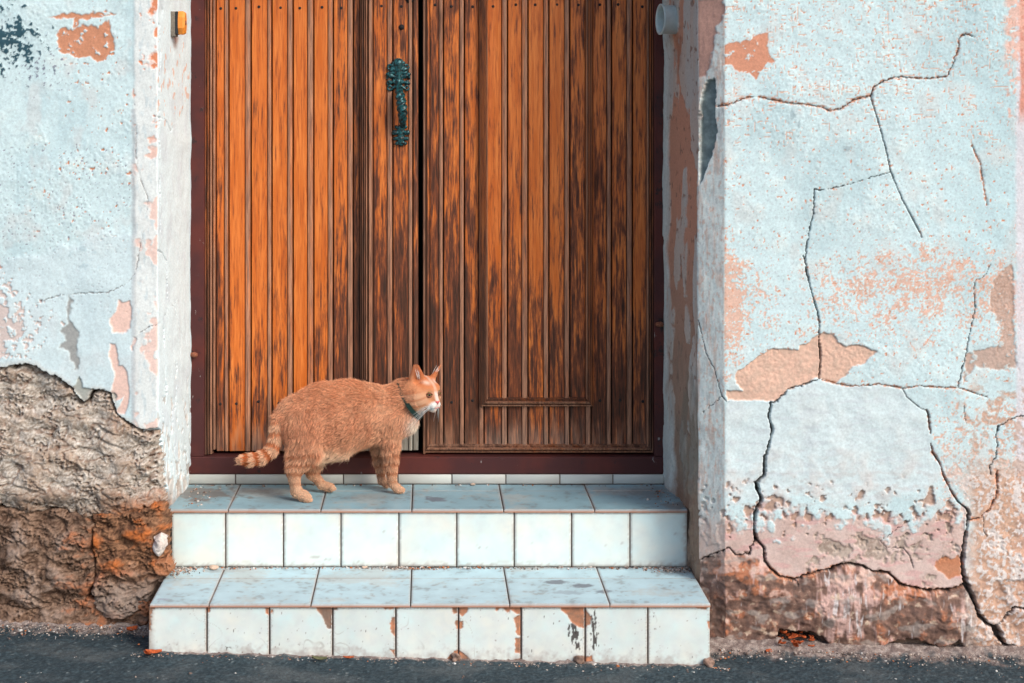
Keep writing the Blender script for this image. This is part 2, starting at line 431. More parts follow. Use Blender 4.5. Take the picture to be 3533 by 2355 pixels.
# ---------------------------------------------------------------- the ground
def spaced(lo, flo, fhi, hi, step, grow=1.35):
    mid = list(np.arange(flo, fhi+step/2, step)); s = step; a = []; v = flo
    while v > lo: s *= grow; v -= s; a.append(v)
    s = step; b = []; v = mid[-1]
    while v < hi: s *= grow; v += s; b.append(v)
    return np.array(a[::-1]+mid+b)
def ground_z(x, y): return -.0247*np.clip(x, -3, 3)
xs = spaced(-300, -1.25, 1.7, 300, .005); ys = spaced(-300, -.62, -.10, 60, .005)
gx, gy_ = np.meshgrid(xs, ys, indexing='ij'); near = np.exp(-np.maximum(0, -.6-gy_)**2*6)
h = fbm(gx*30, gy_*30, 3, 3)*.0035+np.maximum(0, fbm(gx*90, gy_*90, 2, 8))*.004
wallf = np.where(gx < -.69, -.125, np.where(gx > .70, -.175, -.31))
dw = wallf-gy_                                      # distance in front of the wall or the step
dirt = np.clip(1-dw/np.where(gx < -.69, .085, np.where(gx > .7, .10, .022)), 0, 1)*(gy_ > -1)
dirt = sstep(.25, .75, dirt+fbm(gx*22, gy_*22, 4, 14)*.55)*(dirt > 0)
fil = np.clip(1-dw/.07, 0, 1)*np.where((gx > .70), 1, np.where(gx < -.69, .6, .25))*(gy_ > -1)*(gy_ < .2)
V = np.stack([gx, gy_, ground_z(gx, gy_)+h*near+fil**1.5*.020*(1+.35*fbm(gx*11, gy_*11, 4, 5))], -1)
f1 = sstep(-.3, .5, fbm(gx*110, gy_*110, 2, 21))[..., None]
c = lin(40, 54, 61)*(1-f1)+lin(64, 80, 87)*f1
sp = .55*sstep(.78, .92, fbm(gx*95, gy_*95, 2, 31))[..., None]
c = c*(1-sp)+lin(150, 160, 160)*sp
fd = sstep(-.3, .4, fbm(gx*60, gy_*60, 3, 41))[..., None]
du = .4*sstep(-.1, .7, fbm(gx*5, gy_*9, 4, 33))[..., None]; c = c*(1-du)+lin(104, 108, 108)*du
c = c*(1-dirt[..., None])+(lin(128, 112, 106)*(1-fd)+lin(172, 158, 150)*fd)*dirt[..., None]
o = grid_obj('ground', V, c, M['asphalt'], None); tag(o, 'dark rough asphalt pavement with grit and dust along the wall foot', 'ground', kind='structure')

# ---------------------------------------------------------------- the house front: two plastered walls, lintel, stones
facade = thing('house_wall', 'old peeling plaster house wall with cracks and crumbling stone foot around the doorway', 'wall', (0, 0, 0))

def path_points(pts, steps):
    out = [np.array(pts[0], float)]
    for (a, b, st) in zip(pts[:-1], pts[1:], steps):
        a, b = np.array(a, float), np.array(b, float); n = max(1, int(round(np.linalg.norm(b-a)/st)))
        out += [a+(b-a)*i/n for i in range(1, n+1)]
    return np.array(out)
def wall_base(pts, steps, zs, blur=3):
    p = path_points(pts, steps)
    q = p.copy()
    for _ in range(blur): q[1:-1] = (q[:-2]+2*q[1:-1]+q[2:])/4
    d = np.gradient(q, axis=0); n = np.stack([d[:, 1], -d[:, 0]], 1); n /= np.linalg.norm(n, axis=1)[:, None]
    X = np.repeat(q[:, 0][:, None], len(zs), 1); Y = np.repeat(q[:, 1][:, None], len(zs), 1); Z = np.repeat(zs[None], len(q), 0)
    s = S(Y); px = (CX+X*s).astype(np.float32); py = (CY+(ZC-Z)*s).astype(np.float32)
    return X, Y, Z, n, px, py
class Paint:
    def __init__(s, base, px): s.c = np.ones(px.shape+(3,), np.float32)*base
    def lay(s, m, col):
        m = np.asarray(m, np.float32)[..., None]; s.c = s.c*(1-m)+np.asarray(col, np.float32)*m
WHITE = lin(202, 224, 228)
zs = np.concatenate([np.arange(-.12, 1.70, .0022), np.array([1.71, 1.74, 1.8, 1.9, 2.05, 2.2, 2.32, 2.5, 2.8, 3.1])])

# ---- wall beside the hinges of the plain leaf (the one with the stone foot)
pts = [(-3.2, -.125), (-1.3, -.125), (-1.16, -.125), (-.690, -.125), (-.6635, .30)]
X, Y, Z, N, px, py = wall_base(pts, (.2, .01, .0021, .0032), zs)
front = (np.arange(X.shape[0]) < np.argmin(np.abs(X[:, 0]+.690)+np.abs(Y[:, 0]+.125)))[:, None] & np.ones(px.shape, bool)
rev = ~front
wx = px+fbm(px/22, py/22, 3, 1)*7; wy = py+fbm(px/22, py/22, 3, 2)*7
n8 = fbm(px/8, py/8, 3, 3); n20 = fbm(px/20, py/20, 4, 4); n60 = fbm(px/60, py/60, 4, 5); n200 = fbm(px/200, py/200, 3, 6)
nst = fbm(px/10, py/34, 3, 7)
H = np.zeros(px.shape, np.float32); A = Paint(WHITE, px)
upper = (1-sstep(480, 640, py+n60*60))*(1-sstep(296, 310, px))*front
H += upper*(n8*.0007+n20*.0007)*(.25+.75*sstep(-.3, .4, n200+.5*n60)); H += (n60*.0012+n200*.003)
A.lay(.55*sstep(-.1, .8, n200+.3*n20), lin(196, 218, 222)); A.lay(.5*sstep(.2, .9, n60), lin(222, 236, 234))
A.lay(.5*upper*sstep(.25, .7, n8), lin(178, 196, 206)); A.lay(.5*front*sstep(.0, .7, fbm(px/130, py/260, 4, 80)+.25*fbm(px/9, py/60, 3, 81)), lin(176, 204, 212)); A.lay(.45*front*sstep(.15, .6, fbm(px/70, py/110, 4, 82)), lin(204, 206, 206))
dents = sstep(.66, .82, fbm(px/6, py/6, 2, 17)+.12*n60)*front*(py > 330)*(py < 720)*(px < 300)
A.lay(dents*.8, lin(120, 105, 130)); H -= dents*.0012
# smooth strip along the corner
strip = sstep(303, 312, px+n60*3)*front
H += strip*.0015
A.lay(strip*.75, lin(228, 230, 228)); A.lay(strip*.6*sstep(.1, .6, nst), lin(190, 206, 212))
A.lay(strip*.6*sstep(.15, .5, n60+.3*n20)*(py > 250), lin(206, 208, 206))
pk = strip*sstep(.12, .3, n60+.35*n20+sstep(330, 362, px)*.42-.25); A.lay(pk*.8, lin(232, 198, 186)); H -= pk*.0012
so = strip*sstep(.3, .42, n20*.6+n60*.7+sstep(335, 362, px)*.35-.1)*(1-sstep(190, 420, py)); A.lay(so, lin(214, 140, 106)); H -= so*.0015
for y_ in (1, 2, 3): pass
# salmon patches
sal = lin(202, 142, 112)
def patch(px_, py_, pts, soft=2.0): return 1-sstep(-soft, soft, poly_sd(px_, py_, pts))
pa = patch(wx, wy, za([(385,230),(440,180),(500,190),(560,160),(650,180),(730,140),(750,210),(780,270),(770,320),(720,400),(650,425),(600,385),(500,395),(470,360),(400,350)]))
pa = np.maximum(pa, patch(wx, wy, za([(320,125),(440,85),(520,95),(640,95),(720,65),(785,95),(640,118),(540,135),(520,180),(495,180),(500,125)])))
pa = pa*(1-.9*sstep(.42, .55, n20+.3*n8))
spk = sstep(.66, .76, fbm(px/11, py/11, 3, 23)+.35*n60)*upper*sstep(150, 260, px+.3*py)
pa = np.maximum(pa, spk)
low_o = sstep(.02, .2, n20*.9+n8*.5+.55-np.abs(py-745)/150-px/130+.2*n60)*front*(py > 600)
pa = np.maximum(pa, low_o*(1-strip))
A.lay(pa, sal*(1+.1*n20[..., None])); H -= pa*.0022
# dark teal paint remains
tl = sstep(-.02, .22, n20*.9+n8*.5+.45-np.hypot((px-22)/85, (py-92)/82)*.85)*front
A.lay(tl*.95, lin(16, 66, 82)); H += tl*.0004
A.lay(.75*sstep(.2, .5, n8+n20*.5-.1-np.hypot((px-90)/90, (py-150)/55)*.55+.25)*front*(1-tl), lin(92, 84, 112))
# grey, blue and pink scars lower down
bl = sstep(.2, .5, n20+.4*n60-np.hypot((px-185)/60, (py-600)/60)*.5+.25)*front*(1-strip); A.lay(bl*.7, lin(138, 176, 186))
sm = sstep(-4, 20, py-(520+.25*(300-px))+n60*26)*front*(1-strip)*(1-sstep(840, 900, py-px*.2)); A.lay(sm*.55, lin(204, 220, 226)); H += sm*.0016
gc = patch(wx, wy, zb([(520,480),(560,520),(540,700),(610,770),(590,880),(615,1060),(580,1060),(520,930),(450,880),(520,840),(470,760),(530,680)]), 3)
A.lay(gc*.9, lin(150, 150, 148)); H -= gc*.002
pp = patch(wx*.5+px*.5, wy*.5+py*.5, zb([(910,525),(950,540),(1010,535),(1020,640),(1005,740),(950,790),(865,770),(850,690),(895,600)]))
pp = np.maximum(pp, patch(wx*.5+px*.5, wy*.5+py*.5, zb([(850,860),(890,865),(915,980),(915,1030),(950,1030),(990,1080),(985,1130),(1000,1190),(1000,1310),(975,1405),(890,1395),(940,1310),(960,1260),(900,1310),(870,1300),(860,1230),(885,1150),(885,1080),(840,960)])))
pp = np.maximum(pp, patch(wx, wy, zb([(1030,810),(1050,815),(1045,920),(1020,915)])))
A.lay(pp, lin(230, 198, 186)); H -= pp*.003
A.lay(.5*(1-sstep(2, 8, np.abs(px-307+n60*2)))*front*(py > 250), lin(176, 178, 182))
# the stone foot: the plaster is gone below this line
edge = zb([(-700,1060),(0,1045),(110,1030),(190,1020),(270,1035),(330,1080),(430,1120),(540,1190),(570,1240),(640,1320),(680,1290),(720,1220),(790,1225),(850,1250),(880,1330),(890,1400),(960,1450),(1040,1500),(1080,1525),(1150,1528),(1215,1515),(1235,1530)])
edge += [(372, 1060), (392, 1180), (396, 1700), (-700, 1700)]
esd = poly_sd(px+fbm(px/12, py/12, 3, 9)*3.5, py+fbm(px/12, py/12, 3, 10)*3.5, edge, 80)
loss = 1-sstep(-1.5, 1.5, esd); loss = loss*np.where(front, 1, sstep(0, 1, (372+np.clip((py-1000)*.17, 0, 40)-px)/4))
cem = patch(wx, wy, zb([(700,1215),(870,1245),(890,1330),(860,1300),(650,1330),(560,1200),(620,1110),(640,1200)]), 2)*front
A.lay(cem*.9, lin(158, 160, 152)); H -= cem*.004
A.lay(.5*sstep(16, 0, esd)*front, lin(196, 190, 182))
A.lay(loss, lin(120, 100, 86)); H -= loss*.042
# cracks and the flaking paint of the reveal
for cr, w0, w1, dep in ((zb([(270,560),(370,515),(470,490),(560,480),(690,470),(830,470),(920,430),(1000,380),(1050,310),(1090,60),(1110,0)]), 2.5, 1.5, .003),
        (zb([(1155,110),(1220,140),(1260,160),(1290,225),(1295,540),(1265,720),(1270,1050),(1280,1260)]), 3, 2, .004),
        (zb([(1295,540),(1340,575)]), 2.5, 1, .003), (zb([(1355,1000),(1365,1120),(1355,1350),(1330,1430),(1320,1560)]), 3, 4, .004),
        (zb([(1435,395),(1385,430),(1350,570),(1380,740),(1410,790)]), 1.5, 1.5, .002), (zb([(1250,1400),(1255,1560)]), 3, 2, .004),
        (za([(1085,0),(1100,60),(1102,140),(1120,160)]), 3, 1.5, .003), (za([(1040,785),(1090,795),(1120,810),(1155,890),(1165,855)]), 2.5, 1.5, .003),
        (za([(1075,160),(1082,300),(1078,640),(1075,900),(1082,1140),(1080,1300),(1085,1560)]), 2.5, 2, .003),
        (za([(905,700),(925,760),(918,1050),(960,1240),(1000,1330),(995,1430)]), 1.6, 1.6, .002), (zb([(1080,780),(1150,735),(1240,705)]), 2, 3, .003)):
    k = line_cov(px+n8*2.2, py+n8*2.2, cr, w0*.75, w1*.75)*(1-loss)*sstep(-.5, .1, fbm(px/40, py/40, 2, 77)); H -= k*dep; A.lay(k*.7, lin(120, 104, 104))
A.lay(rev*.7, lin(224, 238, 244)); A.lay(rev*.35*sstep(.0, .6, fbm(px/14, py/90, 3, 51)), lin(198, 206, 216)); H += rev*fbm(px/10, py/60, 3, 52)*.0014
ro = rev*sstep(.38, .5, fbm(px/7, py/30, 3, 53)-np.abs(py-200)/320+.12)*(py < 290); A.lay(ro*.8, lin(224, 182, 162))
fl = rev*sstep(.1, .3, fbm(px/9, py/55, 3, 54)+(py-960)/420-.25)*(py > 800); A.lay(fl*.65, lin(206, 194, 184)); H -= fl*.0025
fl2 = rev*sstep(.3, .42, fbm(px/7, py/40, 3, 55)+(py-1000)/500)*(py > 900); A.lay(fl2*.6, lin(168, 152, 140)); H -= fl2*.003
A.lay(rev*.75*sstep(1105, 1165, py+n20*14), lin(138, 112, 98))
A.lay(rev*sstep(1, 0, np.hypot((px-404)/8, (py-95)/28)+.5*n20)*.7, lin(166, 120, 96))
P3 = np.stack([X+N[:, 0][:, None]*H, Y+N[:, 1][:, None]*H, Z], -1)
lw = grid_obj('plaster_wall', P3, np.clip(A.c, 0, 1), M['plaster'], facade)
lw['label'] = 'white wall with salmon patches above eroded stone'

# stones of the foot, each a lump of its own
def stone(name, outline, out_fn, rnd_px, col_fn, step=.0024, label=None, seed=0, rough=1.0, yb=-.125):
    o = np.array(outline, float); s = S(yb)
    x0, y0 = o.min(0)-6; x1, y1 = o.max(0)+6
    u = np.arange(x0, x1, step*s); v = np.arange(y0, y1, step*s)
    px, py = np.meshgrid(u, v, indexing='ij')
    wx = px+fbm(px/26, py/26, 3, 60+seed)*7; wy = py+fbm(px/26, py/26, 3, 61+seed)*7
    sd = poly_sd(wx, wy, outline, 60)
    t = np.clip(-sd/rnd_px, 0, 1); rnd = np.sqrt(1-(1-t)**2)
    n80 = fbm(px/95, py/70, 3, 62+seed); w1 = fbm(px/45, py/45, 3, 67+seed)*9; w2 = fbm(px/45, py/45, 3, 68+seed)*9
    n25 = fbm((px+w1)/30, (py+w2)/19, 5, 63+seed, .62); n9 = fbm((px+w1)/7.5, (py+w2)/5.5, 3, 64+seed, .7)
    area = sstep(-.25, .35, fbm(px/70, py/50, 3, 69+seed))
    rid = 1-np.abs(fbm((px+w1)/75, (py+w2)/42, 3, 65+seed))*3.0
    lg = (py+w2*1.3+fbm(px/120, py/120, 2, 70+seed)*40)/46; fr_ = lg-np.floor(lg); saw = np.where(fr_ < .82, fr_/.82, (1-fr_)/.18)
    pit = sstep(.42, .6, fbm((px+w1*.4)/9, (py+w2*.4)/6.5, 2, 66+seed)+.25*n80)*area
    h = out_fn(px, py)+rough*(n80*.016+n25*.0052*(.4+area)+n9*.0030*(.4+area)-np.clip(rid, 0, 1)**4*.004-pit*.008+(saw-.5)*.008*(1-.6*area)*sstep(-.3, .3, fbm(px/60, py/30, 2, 71+seed)))
    h = h*rnd-.05*(1-rnd)
    k = np.clip(n25*.8+n9*.6+.5, 0, 1)[..., None]
    col = col_fn(px, py, n80, n25, n9, pit, np.clip(rid, 0, 1)**3)
    ssx = S(yb); V = np.stack([(px-CX)/ssx, yb-h, ZC-(py-CY)/ssx], -1)
    ob = grid_obj(name, V, np.clip(col, 0, 1), M['stone'], facade, keep=(sd < 1.0).ravel(), flip=True)
    if label: ob['label'] = label
    return ob
def mixc(a, b, m): m = np.clip(m, 0, 1)[..., None]; return a*(1-m)+b*m
def col_up(px, py, n80, n25, n9, pit, rid):
    c = mixc(lin(136, 124, 112), lin(202, 194, 184), n25*.7+1.0*n9+.5)
    c = mixc(c, lin(172, 150, 132), (n80+.2)*.9); c = mixc(c, lin(116, 78, 58), sstep(.25, .8, rid)*.45+pit*.55)
    c = mixc(c, lin(212, 210, 206), sstep(.3, .8, n9)*.6); c = mixc(c, lin(118, 92, 74), sstep(1110, 1205, py+n25*40+n80*50)*.75)
    return mixc(c, lin(176, 108, 64), sstep(1100, 1190, py+n25*45)*sstep(230, 330, px+n80*60)*.6)
def col_brown(px, py, n80, n25, n9, pit, rid):
    c = mixc(lin(84, 64, 52), lin(146, 120, 102), n25*.7+.9*n9+.45)
    c = mixc(c, lin(172, 154, 142), sstep(.0, .6, n80+.4*n25)*.6*(1-sstep(110, 190, px)*.5))
    c = mixc(c, lin(168, 98, 56), sstep(.0, .6, n25*.6+n80*.5+sstep(80, 215, px)*.5-.35)*.7); return mixc(c, lin(86, 66, 56), sstep(.3, .9, rid)*.5+pit*.4)
def col_or(px, py, n80, n25, n9, pit, rid):
    c = mixc(lin(88, 62, 48), lin(156, 116, 88), n25*.7+.8*n9+.45)
    c = mixc(c, lin(186, 104, 52), .85*sstep(-.05, .55, n80*.9+n25*.6-.1+sstep(1180, 1240, py)*.15-sstep(1290, 1400, py)*.5))
    c = mixc(c, lin(150, 136, 126), sstep(1290, 1380, py+n25*40)*.8); return mixc(c, lin(78, 54, 44), sstep(.3, .9, rid)*.4+pit*.4)
stone('stone', edge[:22]+[(366, 1030), (372, 1080), (376, 1130), (380, 1158), (356, 1180), (330, 1168), (300, 1194), (262, 1204), (232, 1186), (190, 1200), (150, 1176), (112, 1168), (76, 1188), (40, 1182), (0, 1164), (-208, 1168)],
      lambda x, y: -.010+.020*sstep(900, 1120, y)-.012*sstep(1130, 1180, y)-.016*sstep(330, 372, x), 9, col_up, label='pale shelly limestone block', seed=1)
stone('stone', [(-208, 1160), (0, 1162), (70, 1168), (150, 1166), (205, 1176), (216, 1210), (214, 1260), (222, 1330), (200, 1385), (120, 1400), (60, 1410), (0, 1402), (-208, 1410)],
      lambda x, y: .006-.012*sstep(1350, 1400, y)+.008*np.exp(-((x-120)/90)**2-((y-1280)/50)**2), 14, col_brown, label='greyish brown rough stone block', seed=5, rough=1.15)
stone('stone', [(206, 1172), (250, 1178), (310, 1170), (362, 1150), (384, 1160), (388, 1200), (384, 1270), (388, 1310), (362, 1345), (334, 1396), (300, 1420), (230, 1425), (206, 1380), (215, 1330), (208, 1260)],
      lambda x, y: .004+.010*np.exp(-((x-300)/70)**2)-.020*sstep(335, 388, x)-.010*sstep(1350, 1420, y), 12, col_or, label='rust orange crumbling stone', seed=9, rough=1.2)
stone('stone', [(-208, 1388), (0, 1385), (60, 1395), (120, 1380), (200, 1370), (260, 1385), (320, 1370), (346, 1385), (344, 1450), (300, 1470), (-208, 1470)],
      lambda x, y: -.006+.016*sstep(1395, 1440, y), 8, col_brown, label='dusty rubble strip at the pavement', seed=14, rough=.9)
def col_wh(px, py, n80, n25, n9, pit, rid): return mixc(lin(196, 182, 172), lin(222, 214, 208), n25+.5)
stone('stone', [(352, 1232), (372, 1222), (383, 1236), (381, 1262), (370, 1284), (356, 1282), (347, 1258)], lambda x, y: .022+x*0, 12, col_wh, .0018, 'small whitish rounded stone', 20, .5)
stone('stone', [(362, 1284), (384, 1276), (398, 1296), (400, 1316), (372, 1326), (350, 1318), (340, 1296)], lambda x, y: .012+x*0, 10, col_up, .0018, None, 24, .8)

# ---- wall beside the panelled leaf (cracked plaster)
pts = [(.669, .30), (.696, -.130), (.757, -.175), (1.58, -.175), (1.75, -.175), (3.4, -.175)]
X, Y, Z, N, px, py = wall_base(pts, (.0032, .0021, .0021, .01, .2), zs, 2)
i1 = np.argmin(np.hypot(X[:, 0]-.696, Y[:, 0]+.130)); i2 = np.argmin(np.hypot(X[:, 0]-.757, Y[:, 0]+.175))
I = np.arange(X.shape[0])[:, None]+np.zeros(px.shape, int)
rev = I < i1; cha = (I >= i1) & (I < i2); front = I >= i2
wx = px+fbm(px/20, py/20, 3, 101)*6; wy = py+fbm(px/20, py/20, 3, 102)*6
n5 = fbm(px/5, py/5, 2, 103); n9 = fbm(px/9, py/9, 3, 104); n20 = fbm(px/20, py/20, 4, 105); n50 = fbm(px/50, py/50, 4, 106); n200 = fbm(px/220, py/220, 3, 107)
H = (n200*.004+n50*.001).astype(np.float32); A = Paint(WHITE, px)
smooth_z = 1-sstep(-8, 8, poly_sd(wx, wy, z6([(540,862),(845,858),(920,785),(1040,748),(1105,718),(1250,760),(1470,755),(1610,780),(1650,840),(1740,905),(1775,1000),(1790,1100),(1880,1310),(1700,1400),(1400,1480),(1000,1420),(540,1480)])))
stuc = front*(1-sstep(800, 1000, py+n50*40))*(1-smooth_z)
H += stuc*(n5*.0004+n9*.0005+n20*.0005)*(.25+.75*sstep(-.3, .4, n200+.5*n50))+smooth_z*n50*.0008
A.lay(.45*sstep(-.2, .7, n200+.4*n50), lin(200, 222, 226)); A.lay(.5*stuc*sstep(.15, .6, n9), lin(192, 206, 212)); A.lay(.4*sstep(.1, .6, n50), lin(226, 238, 236))
A.lay(.35*sstep(2050, 2352, px)*front*(1-sstep(500, 760, py)), lin(168, 204, 212))
A.lay(.6*front*sstep(.0, .7, fbm(px/150, py/280, 4, 170)+.25*fbm(px/9, py/70, 3, 171)), lin(180, 206, 212)); A.lay(.4*front*sstep(.15, .6, fbm(px/80, py/120, 4, 172)), lin(208, 208, 206)); A.lay(.5*front*sstep(.55, .8, fbm(px/6, py/7, 2, 173)), lin(150, 160, 170))
A.lay(smooth_z*.6, lin(210, 222, 225)); A.lay(smooth_z*.5*sstep(.05, .6, fbm(px/60, py/14, 3, 108)), lin(196, 206, 212))
# salmon under-paint showing through: density by place
dens = -.50+.0*px
dens = dens+.72*np.exp(-((py-690)/125)**2)*(1-.35*np.exp(-((px-1830)/60)**2))
dens = dens+.55*np.exp(-((px-1668)/40)**2)*sstep(360, 620, py)*(1-sstep(860, 920, py))
dens = dens+.38*np.exp(-((px-2130)/150)**2-((py-600)/60)**2)
dens = dens+.62*sstep(2090, 2180, px)*sstep(840, 960, py)*(1-sstep(1240, 1330, py))
dens = dens+.20*sstep(2240, 2345, px)*sstep(380, 620, py)-.30*np.exp(-((px-1790)/80)**2-((py-480)/150)**2)
sal_m = sstep(.30, .46, n5*.42+n9*.45+n20*.40+n50*.30+dens+.06)*front*(1-smooth_z)*.85
spk = sstep(.70, .80, fbm(px/8, py/9, 2, 110)+.25*n50)*front*(1-smooth_z)*(py < 900)
scr = sstep(.66, .74, fbm(px/26, py/3.2, 2, 111)+.3*n50)*front*(py < 330)*.9
scr = np.maximum(scr, sstep(.68, .76, fbm(px/3.0, py/26, 2, 112)+.3*n50)*front*(py < 330)*.9)
pat = 1-sstep(-1.5, 1.5, poly_sd(wx, wy, [(1654,112),(1673,96),(1724,93),(1726,82),(1761,77),(1764,96),(1757,105),(1771,124),(1778,140),(1759,149),(1752,161),(1736,184),(1722,168),(1698,163),(1677,149),(1654,149)]))
pat = pat*(1-.95*sstep(.4, .5, n20+.25*n9+.1*n5))
sal_m = np.maximum.reduce([sal_m, spk, scr, pat])
SAL = lin(218, 172, 150)
A.lay(sal_m, SAL*(1+.12*n9[..., None])); H -= sal_m*.0009
A.lay(pat, lin(206, 146, 120)); A.lay(spk*.7, lin(204, 138, 106))
# tan plaster patch and grey-tan scars at the outer edge
tan_p = 1-sstep(-1.5, 1.5, poly_sd(wx*.6+px*.4, wy*.6+py*.4, z6([(590,690),(640,650),(720,590),(830,530),(900,540),(980,540),(990,515),(1040,500),(1090,450),(1150,440),(1200,450),(1230,500),(1280,520),(1340,510),(1420,540),(1465,548),(1380,620),(1310,640),(1260,700),(1200,745),(1120,722),(1080,705),(1040,745),(920,780),(845,855),(700,850),(550,850),(545,790),(640,790),(600,740)])))
A.lay(tan_p, mixc(lin(222, 184, 164), lin(206, 176, 158), n20+.4)); H -= tan_p*.004-tan_p*n9*.0006
gt = (1-sstep(-2, 2, poly_sd(wx, wy, z6([(2150,170),(2210,60),(2280,20),(2285,170),(2290,420),(2310,640),(2220,665),(2050,650),(1975,750),(2010,560),(2200,510),(2210,400),(2150,300)]))))*(1-.6*sstep(.3, .45, n20))
A.lay(gt*.9, mixc(lin(196, 164, 148), lin(170, 146, 132), n20+.3)); H -= gt*.002
A.lay(sstep(2328, 2340, px+n50*3)*front*.8, lin(220, 216, 222))
A.lay(sstep(2338, 2346, px+n50*4)*front*(1-sstep(240, 300, py))*.9, lin(214, 140, 118))
A.lay(sstep(2300, 2320, px+n20*8)*front*sstep(-.1, .1, n20+.25-np.abs(py-60)/260)*.8, lin(226, 178, 160))
for cx_, cy_, a_, b_ in ((1820, 262, 9, 15), (1945, 342, 13, 8), (1834, 285, 4, 10)):
    A.lay(sstep(1.0, .5, np.hypot((px-cx_)/a_, (py-cy_)/b_)+.5*n9)*.6*front, lin(140, 160, 168))
# pink coat above the foot, brown broken foot below
arch = np.interp(px, [1600, 1660, 1700, 1740, 1775, 1830, 1860, 1900, 1950, 2000, 2040, 2080, 2130, 2175, 2215, 2230, 2300, 2352, 2600], [1285, 1268, 1275, 1285, 1312, 1332, 1312, 1304, 1294, 1310, 1318, 1345, 1352, 1355, 1345, 1340, 1330, 1330, 1330]).astype(np.float32)
pz = sstep(-.06, .16, (py-1175)/230+n20*.26+n50*.42+n200*.25+n9*.08)*np.where(px > 2215, .3, .9)*(front | cha)*sstep(1060, 1120, py)*(.42+.58*sstep(1120, 1215, py+n50*30))
A.lay(.55*sstep(1000, 1180, py+n50*50)*(front | cha)*sstep(-.3, .5, n50+.3*n20), lin(206, 196, 192)); A.lay(.4*sstep(960, 1120, py)*front*sstep(.1, .5, fbm(px/40, py/18, 4, 122)), lin(186, 182, 180))
A.lay(pz*.95, mixc(lin(212, 182, 172), lin(190, 160, 150), n50+.3*n20+.35)); H -= pz*.0028
pz2 = pz*sstep(.05, .4, fbm(px/60, py/16, 4, 121)); A.lay(pz2*.45, lin(206, 150, 150))
scar = sstep(.42, .52, n20*.75+n50*.6+.42*np.exp(-((py-1165)/42)**2)-.12)*(front | cha)*sstep(1080, 1120, py)*(1-sstep(1250, 1300, py))*(1-.8*sstep(2190, 2230, px))
A.lay(scar*.65, mixc(lin(182, 146, 122), lin(152, 122, 104), n9+.5)); H -= scar*.004
gr = sstep(.15, .35, n20*.5+n50*.6+.55*np.exp(-((px-1985)/150)**2-((py-1265)/42)**2)-.18)*front*(py > 1200)*(px > 1850); A.lay(gr*.85, mixc(lin(150, 134, 122), lin(186, 172, 160), n9*.8+n20+.4)); H -= gr*.003
orp = 1-sstep(-2, 2, poly_sd(wx, wy, z7([(1800,790),(1870,745),(1960,740),(1985,780),(1975,860),(1900,880),(1840,830)]))); A.lay(orp*.85, lin(190, 122, 80)); H -= orp*.002
rz = sstep(2195, 2245, px+n50*22+n20*10)*sstep(1030, 1110, py)*front
c_r = mixc(lin(212, 164, 134), lin(164, 126, 102), n20*1.1+.4); c_r = mixc(c_r, lin(220, 212, 208), sstep(-.05, .25, n9*.8+n20*.7+n50*.6)); A.lay(rz*.85, c_r); H += rz*(n20*.0014+n50*.002)
A.lay(sstep(2170, 2250, px)*front*sstep(860, 900, py)*(1-sstep(1060, 1120, py))*sstep(.0, .25, n20+n50*.6)*.6, lin(190, 158, 138))
nf4 = fbm(px/30, py/14, 5, 135, .65)
foot = sstep(-5, 5, py-arch-10*np.clip(n20, -1, 1)*sstep(1.0, 0.0, np.abs(px-2000)/900))*(front | cha)
fc = mixc(lin(92, 68, 58), lin(142, 110, 96), n20*.6+nf4*.6+.4)
fc = mixc(fc, lin(178, 112, 78), .9*sstep(.08, .5, n50*.8+n20*.5+.75*np.exp(-((px-1685)/55)**2-((py-1300)/38)**2)+.35*np.exp(-((px-2060)/50)**2-((py-1360)/45)**2)-.05))
fc = mixc(fc, lin(202, 168, 160), sstep(.0, .5, .9*np.exp(-((px-1940)/70)**2-((py-1385)/75)**2)+n50*.5+fbm(px/14, py/80, 3, 131)*.6-.25)*.9)
fc = mixc(fc, lin(216, 212, 214), sstep(.25, .5, fbm(px/10, py/60, 3, 132)+.7*np.exp(-((px-1945)/60)**2-((py-1390)/60)**2)+.7*np.exp(-((px-2225)/40)**2-((py-1430)/50)**2)-.42)*.75)
fc = mixc(fc, lin(206, 186, 164), sstep(.2, .5, n20+.7*np.exp(-((px-1800)/60)**2-((py-1470)/30)**2)-.15)*.7)
fc = mixc(fc, lin(84, 66, 60), sstep(.25, .55, -n20-n50*.5)*.6)
fc = mixc(fc, lin(206, 176, 164), sstep(.05, .4, n50*.8+n20*.5+fbm(px/90, py/40, 3, 136)*.7-(py-1330)/200-.15)*.7); fc = mixc(fc, lin(158, 150, 144), sstep(.2, .5, fbm(px/50, py/30, 4, 137))*.6)
A.lay(foot*(1-rz*.75)*.95, fc)
w1 = fbm(px/60, py/60, 3, 133)*24; nw = fbm((px+w1)/44, (py-w1)/26, 5, 134, .55); fh = n50*.005+nw*.0042+n9*.0008
bul = .020*np.exp(-((px-1930)/150)**2-((py-1390)/75)**2)+.016*np.exp(-((px-2180)/90)**2-((py-1420)/70)**2)+.010*np.exp(-((px-1720)/60)**2-((py-1330)/45)**2)
H += foot*(fh*.8+bul*1.5-.004)
